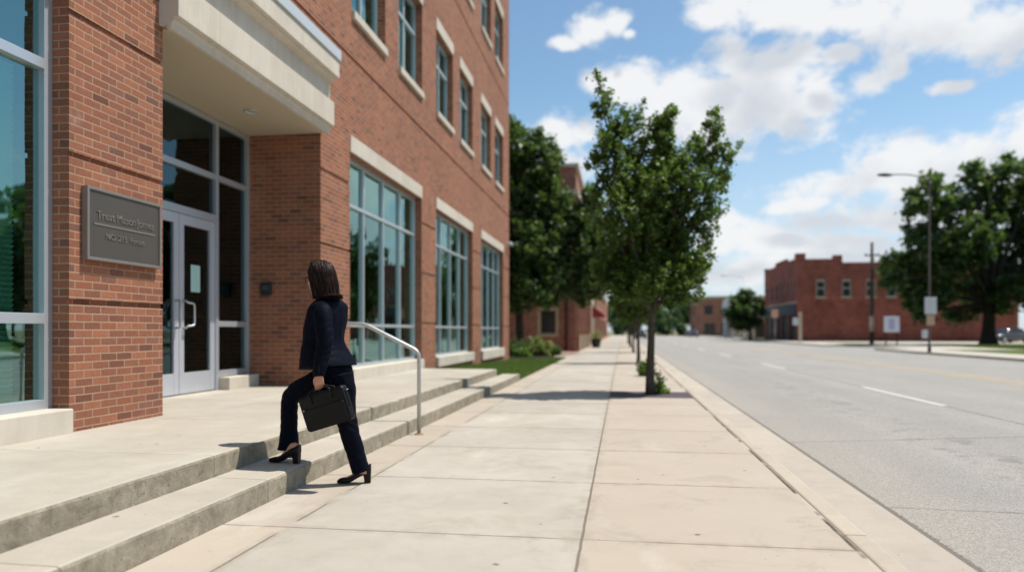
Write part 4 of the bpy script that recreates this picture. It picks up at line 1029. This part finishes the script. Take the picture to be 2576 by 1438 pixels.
# ================================================================== BUILDINGS ALONG THE STREET
MAT['frame']=simple('old pale window frame',(.34,.34,.28),.8,.2)
MAT['dkglass']=simple('dark old glass',(.03,.035,.035),.15,.8,bs=.02)
MAT['shop']=simple('dark shop fascia',(.045,.055,.07),.6,.3)
MAT['beige']=simple('beige render',(.52,.43,.31),.85,.2,var=.08,scale=1)
MAT['beige2']=simple('tan stone',(.45,.38,.26),.85,.2,var=.1,scale=1)
MAT['redaw']=simple('dark red awning cloth',(.24,.03,.035),.8,.2)
MAT['conc']=simple('weathered sign board white',(.62,.63,.64),.6,.3,var=.05)
MAT['signw']=simple('white lettered board',(.66,.68,.74),.5,.3,var=.04)
# --- old two-storey brick block across the road
BX0,BY0,BX1,BY1=19.8,88.0,43.0,107.5
ob=empty('brick_building',(31,98,0),'old two storey red brick building with small arched windows across the road','building')
side=[]; W=[(27.0-.0,)]
wx=[]
for x in (2065,2130,2191,2243):
    t=(x-1288)/FPX; X=(t*(CA*BY0)-SA*BY0)/(CA+SA*t); wx.append(X)
wx+= [wx[-1]+3.2, wx[-1]+6.4, wx[-1]+9.6]
ops=[(X-.5-BX0,X+.5-BX0,5.0,7.0) for X in wx if X+1<BX1]
m=MB(); wall(m,(BX0,BY0,0),(1,0,0),(0,-1,0),BX1-BX0,-.1,8.9,.35,ops)
m.box(BX0,BX0+4.9,BY0+.002,BY0+.34,8.9,9.35)
fr=[(BY1-a-1.15,BY1-a,4.9,7.3) for a in (2.0,5.2,8.4,11.6,14.8,17.6)]
front=[(BY1-b_,BY1-a_,c_,d_) for a_,b_,c_,d_ in ((88.9,90.6,0,0),)] and [(1.0+.0,4.6,.1,2.9),(5.2,8.4,.1,2.9),(9.0,11.0,.1,2.9),(11.6,15.0,.1,2.9),(15.6,18.6,.1,2.9)]+[(1.6+3.1*k,2.8+3.1*k,5.0,7.1) for k in range(6)]
wall(m,(BX0,BY1,0),(0,-1,0),(-1,0,0),BY1-BY0-.35,-.1,9.5,.35,front)
m.box(BX0+.4,BX1,BY1-.3,BY1,-.1,8.9); m.box(BX1-.3,BX1,BY0+.35,BY1-.3,-.1,8.9)
m.build('wall',MAT['brick2'],ob)
MB().box(BX0+.3,BX1-.3,BY0+.3,BY1-.3,8.3,8.5).build('roof',MAT['lot'],ob)
for bb in ((BX0-.1,BX0+.9,BY0-.1,BY0+.9,9.3,10.0),(wx[0]+1.4,wx[0]+2.3,BY0-.02,BY0+.8,8.9,9.75),(BX0-.05,BX0+.35,BY0+6,BY0+12,9.5,9.9),(BX0-.06,BX0+.35,BY1-1.2,BY1+.05,9.5,9.75)): MB().box(*bb).build('parapet_pier',MAT['brick2'],ob)

MB().box(BX0-.06,BX0-.005,BY0+.2,BY1-.1,4.35,4.55).build('stone_band',MAT['beige2'],ob)
k=0
for a,b_,c_,d_ in ops:
    X0,X1=BX0+a,BX0+b_
    f=MB(); f.box(X0,X0+.12,BY0+.10,BY0+.18,c_,d_); f.box(X1-.12,X1,BY0+.10,BY0+.18,c_,d_); f.box(X0+.12,X1-.12,BY0+.102,BY0+.178,c_,c_+.12); f.box(X0+.12,X1-.12,BY0+.102,BY0+.178,d_-.25,d_); f.box(X0+.12,X1-.12,BY0+.104,BY0+.176,(c_+d_)/2-.07,(c_+d_)/2+.07)
    fo=f.build('window',MAT['frame'],ob); MB().box(X0+.05,X1-.05,BY0+.14,BY0+.15,c_+.05,d_-.05).build('pane',MAT['dkglass'],fo)
    MB().box(X0-.12,X1+.12,BY0-.05,BY0+.3,c_-.14,c_-.002).build('sill',MAT['beige2'],fo)
    ar=MB(); ctr=Vector(((X0+X1)/2,BY0,d_-.12)); 
    rr=[[ctr+Vector((q*math.cos(t),e,q*math.sin(t)*.7)) for q,e in ((.5,-.03),(.66,-.03),(.66,.02),(.5,.02))] for t in np.linspace(0,math.pi,9)]
    ar.loft(rr,True,False).build('arch',MAT['brick2'],fo)
for a,b_,c_,d_ in front:
    Ya,Yb=BY1-b_,BY1-a; mm='frame' if c_>3 else 'black'
    f=MB(); e=.09; f.box(BX0+.1,BX0+.18,Ya,Ya+e,c_,d_); f.box(BX0+.1,BX0+.18,Yb-e,Yb,c_,d_); f.box(BX0+.102,BX0+.178,Ya+e,Yb-e,d_-e,d_); f.box(BX0+.102,BX0+.178,Ya+e,Yb-e,c_,c_+e)
    if c_>3: f.box(BX0+.104,BX0+.176,Ya+e,Yb-e,(c_+d_)/2-.05,(c_+d_)/2+.05)
    fo=f.build('window' if c_>3 else 'shopfront',MAT[mm],ob); MB().box(BX0+.14,BX0+.15,Ya+.04,Yb-.04,c_+.04,d_-.04).build('pane',MAT['dkglass'] if c_>3 else MAT['black'],fo)
MB().box(BX0-.18,BX0-.006,BY0+.4,BY1-.2,3.0,4.25).build('shop_fascia',MAT['shop'],ob)
# --- corner brick building beyond the lawn on the near side
NB=empty('corner_brick_building',(-10,50,0),'brown brick building with stone cornice beyond the lawn, half hidden by trees','building')
CX,CY0,CY1=-2.55,41.2,57.5
m=MB(); xw=[]
for x in (1357,1400):
    t=(x-1288)/FPX; X=(t*(CA*CY0)-SA*CY0)/(CA+SA*t); xw.append(X)
L=CX+21
op=[(xw[0]+21,xw[1]+21,.95,2.35)]+[(q,q+1.1,.95,2.4) for q in (2,5.5,9,12)]+[(q,q+1.0,4.6,6.4) for q in (2,5.5,9,12.2,15.2)]
wall(m,(-21,CY0,0),(1,0,0),(0,-1,0),L,-.1,10.3,.3,op)
op2=[(1.4+3.1*k,2.9+3.1*k,.75,2.9) for k in range(5)]+[(1.4+3.1*k,2.9+3.1*k,4.3,6.4) for k in range(5)]+[(1.6+3.1*k,2.7+3.1*k,7.6,8.8) for k in range(5)]
wall(m,(CX,CY0+.3,0),(0,1,0),(1,0,0),CY1-CY0-.3,-.1,10.3,.3,op2)
m.box(-21,CX-.3,CY1-.3,CY1,-.1,10.3)
m.build('wall',MAT['brick3'],NB)
MB().box(-21,CX-.3,CY0+.3,CY1-.3,9.9,10.1).build('roof',MAT['lot'],NB)
cr=MB(); cr.box(-21.1,CX+.14,CY0-.14,CY0-.002,8.75,9.0); cr.box(CX+.002,CX+.14,CY0-.002,CY1,8.75,9.0)
cr.box(-21.1,CX+.16,CY0-.16,CY0+.32,10.302,10.48); cr.box(CX-.32,CX+.16,CY0+.32,CY1,10.302,10.48)
cr.box(-21.1,CX+.08,CY0-.08,CY0-.003,4.0,4.15)
cr.build('cornice',MAT['stone'],NB)
for k_ in range(6): MB().box(CX+.002,CX+.14,CY0+.35+3.1*k_,CY0+.95+3.1*k_ if k_<5 else CY1-.02,.0,8.7).build('pilaster',MAT['brick3'],NB)
bs=MB(); 
for k_ in range(5): MB().box(CX+.145,CX+.22,CY0+.3+3.1*k_,CY0+1.0+3.1*k_,.0,.9).build('pilaster_base',MAT['beige'],NB)
for (a,b_,c_,d_) in op:
    X0,X1=-21+a,-21+b_; f=MB(); e=.08
    f.box(X0,X0+e,CY0+.1,CY0+.17,c_,d_); f.box(X1-e,X1,CY0+.1,CY0+.17,c_,d_); f.box(X0+e,X1-e,CY0+.102,CY0+.168,c_,c_+e); f.box(X0+e,X1-e,CY0+.102,CY0+.168,d_-e,d_)
    fo=f.build('window',MAT['beige2'],NB); MB().box(X0+.04,X1-.04,CY0+.13,CY0+.14,c_+.04,d_-.04).build('pane',MAT['dkglass'],fo)
    s_=MB(); s_.box(X0-.1,X1+.1,CY0-.05,CY0+.09,c_-.12,c_-.002); s_.box(X0-.1,X0-.002,CY0-.02,CY0-.002,c_,d_); s_.box(X1+.002,X1+.1,CY0-.02,CY0-.002,c_,d_); s_.box(X0-.1,X1+.1,CY0-.02,CY0-.002,d_+.002,d_+.1); s_.build('surround',MAT['beige2'],fo)
for (a,b_,c_,d_) in op2:
    Ya,Yb=CY0+.3+a,CY0+.3+b_; f=MB(); e=.08
    f.box(CX-.17,CX-.1,Ya,Ya+e,c_,d_); f.box(CX-.17,CX-.1,Yb-e,Yb,c_,d_); f.box(CX-.168,CX-.102,Ya+e,Yb-e,c_,c_+e); f.box(CX-.168,CX-.102,Ya+e,Yb-e,d_-e,d_)
    fo=f.build('window',MAT['beige2'],NB); MB().box(CX-.14,CX-.13,Ya+.04,Yb-.04,c_+.04,d_-.04).build('pane',MAT['dkglass'],fo)
c=sp(1424,850,41.0); dp=MB(); dp.tube([(c.x,CY0-.08,.05),(c.x,CY0-.08,8.7)],.06,8); dp.build('downpipe',MAT['barkd'],NB)
# --- shops further on
SH=empty('shop_building',(-8,66,0),'low tan shop building with stone pier beyond the brown brick building','building')
m=MB(); wall(m,(-2.9,57.52,0),(0,1,0),(1,0,0),20,-.1,5.2,.3,[(1.6,3.6,.0,2.5),(4.6,8.5,.6,2.6),(10,12,.0,2.5),(13,18,.6,2.6)]); m.box(-16,-3.2,57.52,57.8,-.1,5.2); m.box(-16,-3.2,77.2,77.5,-.1,5.2)
m.build('wall',MAT['beige2'],SH); MB().box(-16,-3.2,57.8,77.2,4.9,5.05).build('roof',MAT['lot'],SH)
MB().box(-2.898,-2.35,57.6,58.5,0,3.6).build('stone_pier',MAT['beige2'],SH)
MB().box(-3.15,-3.1,57.9,77.1,.0,4.8).build('shop_window',MAT['dkglass'],SH)
aw=MB(); aw.add([(-2.89,62,3.5),(-2.89,68,3.5),(-1.5,68,2.55),(-1.5,62,2.55),(-2.89,62,2.6),(-2.89,68,2.6),(-1.5,62,2.35),(-1.5,68,2.35),(-2.89,62,2.35),(-2.89,68,2.35)],[(0,3,2,1),(3,6,7,2),(0,8,6,3),(1,2,7,9),(8,9,7,6)])
aw.build('awning',MAT['redaw'],SH)
S2=empty('shop_building',(-8,95,0),'pale distant shop row past the red awning on the near side of the street','building')
m=MB(); wall(m,(-2.7,77.55,0),(0,1,0),(1,0,0),60,-.1,6.5,.3,[(2+6*k,6+6*k,.4,2.7) for k in range(9)]+[(2.5+6*k,4+6*k,4,5.6) for k in range(9)]); m.box(-18,-3.0,77.55,77.8,-.1,6.5)
m.build('wall',MAT['brick3'],S2); MB().box(-18,-3.0,77.8,137,6.2,6.35).build('roof',MAT['lot'],S2); MB().box(-2.95,-2.9,77.9,137,.0,6).build('shop_window',MAT['dkglass'],S2)
# planter at the tan pier
c=Vector((-1.75,50.5,0)); pl=empty('planter',c,'dark round planter with flowers beside the brown brick building','planter')
q=MB(); q.loft([[c+Vector((r*math.cos(a),r*math.sin(a),z)) for a in np.linspace(0,2*math.pi,25)[:-1]] for r,z in ((.25,0),(.34,.55),(.37,.62),(.33,.62),(.3,.5))],True); q.build('pot',MAT['black'],pl)
rng=np.random.default_rng(3); P=np.array(c)+rng.normal(0,1,(900,3))*[.2,.2,.16]+[0,0,.75]; np_mesh('flowers',leaf_verts(rng,P,.04),4,MAT['leafy'],pl)
# --- far buildings on the right
FB=empty('brick_building',(26,194,0),'plain brick building far down the street on the right, beyond the white pylon','building')
m=MB(); wall(m,(18,186,0),(1,0,0),(0,-1,0),22,-.1,9.6,.3,[(2+4*k,4+4*k,5.2,7.4) for k in range(5)]+[(2+4*k,4.6+4*k,.3,3.0) for k in range(5)]); wall(m,(18,202,0),(0,-1,0),(-1,0,0),15.7,-.1,9.6,.3,[(1+4*k,3+4*k,5.2,7.4) for k in range(4)]); m.box(18.3,40,201.7,202,-.1,9.6)
m.build('wall',MAT['brick3'],FB); MB().box(18.3,40,186.3,201.7,9.2,9.35).build('roof',MAT['lot'],FB)  # paler brick stands in for haze over this far block
MB().box(17.9,40.1,185.9,185.995,9.1,9.7).build('parapet',MAT['beige2'],FB)
MB().box(18.4,39.8,186.2,186.25,.1,9.1).build('window_glass',MAT['dkglass'],FB)
LWB=empty('low_building',(30,133,0),'long low beige building behind the small round tree','building')
m=MB(); wall(m,(18.6,128,0),(1,0,0),(0,-1,0),22,-.1,3.9,.3,[(3.5,5,.0,2.3),(7,9,1,2.3),(11,13,1,2.3),(15,17,1,2.3)]); wall(m,(18.6,140,0),(0,-1,0),(-1,0,0),11.7,-.1,3.9,.3,[(2,5,.7,2.6),(7,9,0,2.5)]); m.box(18.9,40.6,139.7,140,-.1,3.9)
m.build('wall',MAT['beige'],LWB); MB().box(18.5,40.7,127.9,140.1,3.902,4.1).build('roof',MAT['brick2'],LWB); MB().box(18.95,40,128.2,128.24,.0,3.5).build('window_glass',MAT['dkglass'],LWB)
# white gabled kiosk/pylon
pg=empty('pylon_sign',(17.9,133,0),'tall white pylon sign far along the right kerb, left of the small round tree','sign')
MB().box(17.55,18.15,132.7,133.0,0,5.2).build('post',MAT['conc'],pg)
q=MB(); q.loft([[Vector((x,y,z)) for x,z in ((17.3,5.0),(18.6,5.0),(18.75,6.3),(18.3,7.0),(17.5,6.4))] for y in (132.55,133.1)],True,False); q.build('board',MAT['conc'],pg)
# ================================================================== STREET FURNITURE
def lamp(base,h,arm,label,rr=.058):
    t=empty('street_lamp',base,label,'street lamp','cobra head street lamps along the far kerb'); b=Vector(base)
    MB().tube([b+Vector((0,0,z)) for z in (0,.3,.31,h)],[rr*1.6,rr*1.5,rr,rr*.62],12).build('pole',MAT['lampp'],t)
    a=b+Vector((0,0,h-.25)); MB().tube(arc(a,a+Vector((-arm*.25,0,.5)),a+Vector((-arm,-.1,.42)),8),[.03]*9,8).build('arm',MAT['lampp'],t)
    e=a+Vector((-arm,-.1,.42)); MB().ell(e+Vector((-.3,0,0)),Vector((.42,0,-.02)),Vector((0,.16,0)),Vector((0,0,.09)),14,8).build('lamp_head',MAT['lampp'],t)
    return t
MAT['lampp']=simple('dull grey lamp pole',(.05,.045,.04),.85,.1)
b=sp(2338,885,39.8); b.z=0
l1=lamp(b,9.45,2.0,'tall dark street lamp standing in front of the big shade tree')
bx=MB(); bx.box(b.x-.30,b.x+.30,b.y-.19,b.y-.13,2.05,2.95); bx.build('sign_board',MAT['conc'],l1,bevel=.02)
MB().box(b.x-.2,b.x+.2,b.y-.18,b.y-.125,1.45,2.0).build('small_sign',simple('tan notice plate',(.5,.36,.26),.6,.3),l1,bevel=.01)
MB().box(b.x-.36,b.x-.13,b.y-.15,b.y+.1,.75,1.2).build('meter_box',MAT['conc'],l1,bevel=.02)
MAT['lampf']=simple('pale galvanised lamp',(.40,.43,.45),.5,.4,.3)
MAT['lampp'],keep=MAT['lampf'],MAT['lampp']
lamp((16.85,106,0),8.7,2.6,'pale distant street lamp rising behind the small round tree',.09)
MAT['lampp']=keep
# utility pole
b=sp(2193,864,62); b.z=0; up=empty('utility_pole',b,'thin dark wooden utility pole in front of the old brick building','pole')
MB().tube([b,b+Vector((0,0,4)),b+Vector((.02,0,8.6))],[.17,.15,.11],10).build('pole',MAT['bark'],up)
MB().box(b.x-.6,b.x+.6,b.y-.12,b.y-.02,7.45,7.57).build('crossarm',MAT['bark'],up)
for s_ in (-.5,.0,.5): MB().tube([(b.x+s_,b.y-.07,7.55),(b.x+s_,b.y-.07,7.72)],[.05,.035],8).build('insulator',MAT['conc'],up)
MB().tube([b+Vector((0,0,1.1)),b+Vector((0,0,2.4))],[.176,.17],10).build('pole_wrap',MAT['beige'],up)
# notice board on legs
b=sp(2243,862,58); b.z=0; nb=empty('notice_board',b,'white notice board on two dark legs in front of the old brick building','sign')
MB().box(b.x-.58,b.x+.58,b.y-.04,b.y+.02,1.05,2.3).build('board',MAT['signw'],nb,bevel=.02)
MB().box(b.x-.22,b.x+.20,b.y-.048,b.y-.041,1.25,2.1).build('emblem',simple('faded blue violet print',(.42,.42,.58),.6,.3),nb)
for s_ in (-.42,.42): MB().box(b.x+s_-.04,b.x+s_+.04,b.y+.021,b.y+.09,-.05,2.2).build('leg',MAT['black'],nb)
# pale post sign near the corner of the old block
b=sp(2008,862,76); b.z=0; ps=empty('post_sign',b,'pale post with a small white side board at the corner of the old brick building','sign')
MB().box(b.x+.05,b.x+.35,b.y-.1,b.y+.1,-.05,3.1).build('post',MAT['beige'],ps,bevel=.02)
MB().box(b.x-.55,b.x+.048,b.y-.06,b.y+.02,1.75,2.5).build('board',MAT['conc'],ps,bevel=.02)
# amber sign
b=sp(1921,858,84); b.z=0; b.x=max(b.x,17.2); am=empty('street_sign',b,'square peach coloured sign on a thin post before the old brick building','sign')
MB().tube([b,b+Vector((0,0,3.1))],.05,8).build('post',MAT['steel'],am)
MB().box(b.x-.36,b.x+.36,b.y-.09,b.y-.05,2.65,3.6).build('board',simple('peach sign face',(.62,.34,.22),.5,.4,var=.05),am,bevel=.03)
# far utility pole beside the red building
b=Vector((13.9+3.0,118,0)); fp=empty('utility_pole',b,'pale distant utility pole at the right end of the tree line','pole')
MB().tube([b,b+Vector((0,0,7.2))],[.2,.14],8).build('pole',MAT['lampf'],fp)
MB().box(b.x-.9,b.x+.9,b.y-.08,b.y+.08,6.4,6.55).build('crossarm',MAT['lampf'],fp)
# ================================================================== CARS
def paint(name,c):
    m,g,p=mat(name,c,.28,.5,.35); p.inputs['Coat Weight'].default_value=.6; p.inputs['Coat Roughness'].default_value=.08; return m
MAT['silver']=paint('silver car paint',(.48,.50,.53)); MAT['dkcar']=paint('dark grey car paint',(.05,.055,.065)); MAT['whcar']=paint('white car paint',(.68,.68,.68))
MAT['rubber']=simple('tyre rubber',(.02,.02,.02),.85,.2); MAT['lensr']=simple('red tail lens',(.35,.02,.02),.2,.6); MAT['lensw']=simple('clear head lens',(.6,.6,.6),.15,.8)
def car(loc,rz,paintm,label,group=None):
    t=empty('parked_car',(0,0,0),label,'car',group); t.rotation_euler=(0,0,0)
    def ring(x,hw,z0,z1,k=.28):
        pts=[]; c=(z0+z1)/2; hz=(z1-z0)/2
        for i in range(20):
            a=2*math.pi*i/20; ca,sa=math.cos(a),math.sin(a)
            pts.append(Vector((x,hw*math.copysign(abs(ca)**k,ca),c+hz*math.copysign(abs(sa)**(k+.15),sa))))
        return pts
    b=MB(); b.loft([ring(*q) for q in ((-2.28,.70,.42,.72),(-2.2,.82,.30,.92),(-1.7,.88,.25,1.0),(-.9,.90,.24,.98),(0,.91,.24,.95),(.9,.90,.24,.93),(1.6,.88,.25,.86),(2.1,.82,.30,.76),(2.25,.68,.40,.62))])
    b.build('body',paintm,t,uv=False)
    c=MB(); c.loft([ring(x,hw,.85,z,.35) for x,hw,z in ((-1.75,.66,1.0),(-1.25,.68,1.36),(-.5,.66,1.46),(.3,.66,1.44),(.75,.70,1.22),(1.15,.72,.93))]); c.build('windows',MAT['dkglass'],t,uv=False)
    r=MB(); r.loft([ring(x,hw,z-.05,z,.3) for x,hw,z in ((-1.3,.60,1.37),(-.9,.64,1.455),(-.3,.65,1.485),(.2,.64,1.47),(.42,.60,1.41))]); r.build('roof',paintm,t,uv=False)
    for x in (-1.38,1.36):
        for s in (-1,1):
            q=MB(); q.loft([[Vector((x+rr*math.cos(a),s*y,.33+rr*math.sin(a))) for a in np.linspace(0,2*math.pi,25)[:-1]] for rr,y in ((.30,.70),(.33,.73),(.33,.88),(.30,.915),(.21,.90))]); wo=q.build('wheel',MAT['rubber'],t,uv=False)
            q=MB(); q.loft([[Vector((x+rr*math.cos(a),s*y,.33+rr*math.sin(a))) for a in np.linspace(0,2*math.pi,19)[:-1]] for rr,y in ((.21,.88),(.20,.918),(.05,.905))]); q.build('rim',MAT['steel'],wo,uv=False)
    for s in (-1,1):
        MB().ell((-2.2,s*.62,.78),Vector((.07,0,0)),Vector((0,.17,0)),Vector((0,0,.09)),10,6).build('tail_light',MAT['lensr'],t,uv=False)
        MB().ell((2.1,s*.60,.64),Vector((.12,0,0)),Vector((0,.17,0)),Vector((0,0,.08)),10,6).build('headlight',MAT['lensw'],t,uv=False)
    t.location=loc; t.rotation_euler=(0,0,rz); return t
c=sp(2533,860,72); c1=car((c.x,c.y,-.03),R(205),MAT['dkcar'],'silver grey saloon car parked behind the trunk of the big shade tree')
def copy_tree(o,parent=None):
    q=o.copy(); COL.objects.link(q); q.parent=parent
    for ch in o.children: copy_tree(ch,q)
    return q
for x,y,rz,lab in ((15.0,160,90,'distant parked car at the far right kerb before the tree line'),(15.2,172,90,'distant pale car just behind the other one at the far end'),(2.9,118,90,'dark car parked by the near kerb far behind the row of tree trunks')):
    q=copy_tree(c1); q.location=(x,y,-.12); q.rotation_euler=(0,0,R(rz)); q['label']=lab; q['group']='cars parked far down the street'
# ground under the far cars etc. is the road itself
# ================================================================== SKY, SUN, CAMERA
SUN_EL,SUN_AZ=64.0,72.0
W=bpy.data.worlds.new('World'); sc.world=W; W.use_nodes=True; nt=W.node_tree; nt.nodes.clear(); g=G(nt)
out=g.n('ShaderNodeOutputWorld'); bg=g.n('ShaderNodeBackground'); nt.links.new(bg.outputs[0],out.inputs[0])
sky=g.n('ShaderNodeTexSky',sky_type='NISHITA'); sky.sun_disc=False; sky.sun_elevation=R(SUN_EL); sky.sun_rotation=R(SUN_AZ)
sky.air_density=1.0; sky.dust_density=.6; sky.ozone_density=1.6; sky.altitude=100
gen=g.n('ShaderNodeTexCoord').outputs['Generated']
# cumulus field: named clouds (bearing, elevation, half widths in degrees) broken up by fractal noise
def be(x,y):
    return math.degrees(math.atan((x-1288)/FPX)-YAW), math.degrees(math.atan((832-y)/math.hypot(FPX,x-1288)))
CL=[]
for x,y,rx,ry in ((1840,270,190,115),(1930,190,150,110),(1990,270,110,100),(1700,250,130,80),(1600,220,110,60),(1860,150,90,80),(2045,230,60,90),(1520,205,60,40),(2115,140,45,28),
 (1850,15,150,50),(2000,20,200,60),(2190,30,120,50),(2330,40,180,85),(2480,70,180,75),(2600,60,200,90),(2440,110,80,35),
 (1505,72,62,50),(1560,58,48,42),(1440,112,50,26),(1600,95,22,18),(2200,185,62,30),(2240,165,45,36),(2385,210,60,22),
 (2130,470,200,50),(2230,420,130,80),(2330,430,160,80),(2480,400,160,90),(2560,380,130,90),(2020,520,90,30),(2380,520,330,60),(2200,560,250,35),
 (1900,600,150,48),(1830,580,60,40),(2100,620,260,40),(1900,680,260,45),(2300,650,330,40),(1400,340,100,60),(1380,420,120,80),(1480,330,60,40),(1640,345,60,30)):
    b,e=be(x,y); CL.append((b,e,math.degrees(rx/FPX)*1.0,math.degrees(ry/FPX)*1.0))
import os
x_,y_,z_=g.sep(gen)
az=g.m('MULTIPLY',g.m('ARCTAN2',x_,y_),180/math.pi); el=g.m('MULTIPLY',g.m('ARCSINE',z_),180/math.pi)
q=g.comb(x_,y_,g.m('MULTIPLY',z_,1.5))
wv=g.vm('SUBTRACT',g.noise(q,7,3,.55,out=1),(.5,.5,.5))
a2=g.vm('ADD',g.comb(az,el,0.0),g.vm('MULTIPLY',wv,(3.2,2.6,0.0)))
a3=g.vm('ADD',a2,(1.2,2.6,0.0))
inside=g.m('MULTIPLY',g.m('GREATER_THAN',az,-25.0),g.m('LESS_THAN',az,34.0))
free=g.m('SUBTRACT',g.m('MULTIPLY',g.m('SUBTRACT',g.noise(q,2.6,2,.5),.53),5.0),g.m('MULTIPLY',g.m('MAXIMUM',inside,g.m('LESS_THAN',y_,-.05)),3.0))
def field(v):
    best=None
    for b,e,rx,ry in CL:
        n=g.n('ShaderNodeVectorMath',operation='MULTIPLY_ADD'); g.put(n.inputs[0],v); n.inputs[1].default_value=(1/rx,1/ry,0); n.inputs[2].default_value=(-b/rx,-e/ry,0)
        l=g.vm('LENGTH',n.outputs[0],out=1)
        if best is None: best=l
        else:
            best=g.m('SMOOTH_MIN',best,l,.15)
    return g.m('MAXIMUM',g.m('SUBTRACT',1.0,g.m('MINIMUM',best,2.0)),free)
n1=g.noise(q,16,9,.68,.25); n4=g.noise(q,5,2,.5)
f0=field(a2); f1=field(a3)
nn=g.m('ADD',g.m('MULTIPLY',g.m('SUBTRACT',n1,.5),3.6),g.m('MULTIPLY',g.m('SUBTRACT',n4,.5),.8))
d0=g.m('ADD',g.m('MULTIPLY',f0,1.5),nn)
cov=g.step(d0,-.05,.95)
n3=g.noise(g.vm('ADD',q,(.03,.03,.05)),11,4,.55)
shade=g.step(g.m('ADD',g.m('ADD',g.m('MULTIPLY',f1,.85),g.m('MULTIPLY',f0,.15)),g.m('MULTIPLY',g.m('SUBTRACT',n3,.5),1.5)),.08,.85)
_,_,gz=g.sep(gen)
ccol=g.mix(shade,(9.9,10.0,10.1),(7.2,7.55,8.1))
skc=g.mix(1.0,sky.outputs[0],(1.5,1.68,1.62),'MULTIPLY')
hz=g.m('SUBTRACT',1.0,g.step(gz,.0,.32))
skc=g.mix(g.m('MULTIPLY',hz,.72),skc,(6.9,7.8,9.4))
cov=g.m('MULTIPLY',cov,g.step(gz,-.02,.02))
col=g.mix(g.m('MULTIPLY',cov,.96),skc,ccol)
g.put(bg.inputs[0],col); bg.inputs[1].default_value=.08; W.cycles.sampling_method='MANUAL'; W.cycles.sample_map_resolution=512
sl=bpy.data.lights.new('sun','SUN'); sl.energy=4.9; sl.angle=R(.53); sl.color=(1.0,.955,.88)
so=bpy.data.objects.new('sun',sl); COL.objects.link(so)
sd=Vector((math.sin(R(SUN_AZ))*math.cos(R(SUN_EL)),math.cos(R(SUN_AZ))*math.cos(R(SUN_EL)),math.sin(R(SUN_EL))))
so.rotation_euler=sd.to_track_quat('Z','Y').to_euler(); so.location=sd*60
cd=bpy.data.cameras.new('camera'); cam=bpy.data.objects.new('camera',cd); COL.objects.link(cam); sc.camera=cam
cd.sensor_width=36; cd.lens=36*FPX/2576; cd.shift_y=(832-719)/2576; cd.clip_end=3000; cd.clip_start=.05
cam.location=(0,0,CAM_H); cam.rotation_euler=(R(90),0,YAW)
cd.dof.use_dof=True; cd.dof.focus_distance=4.9; cd.dof.aperture_fstop=.9; cd.dof.aperture_blades=0
sc.view_settings.view_transform='Standard'; sc.view_settings.look='None'; sc.view_settings.exposure=.21; sc.view_settings.gamma=1
sc.cycles.max_bounces=8; sc.cycles.diffuse_bounces=2; sc.cycles.transparent_max_bounces=12; sc.cycles.glossy_bounces=5
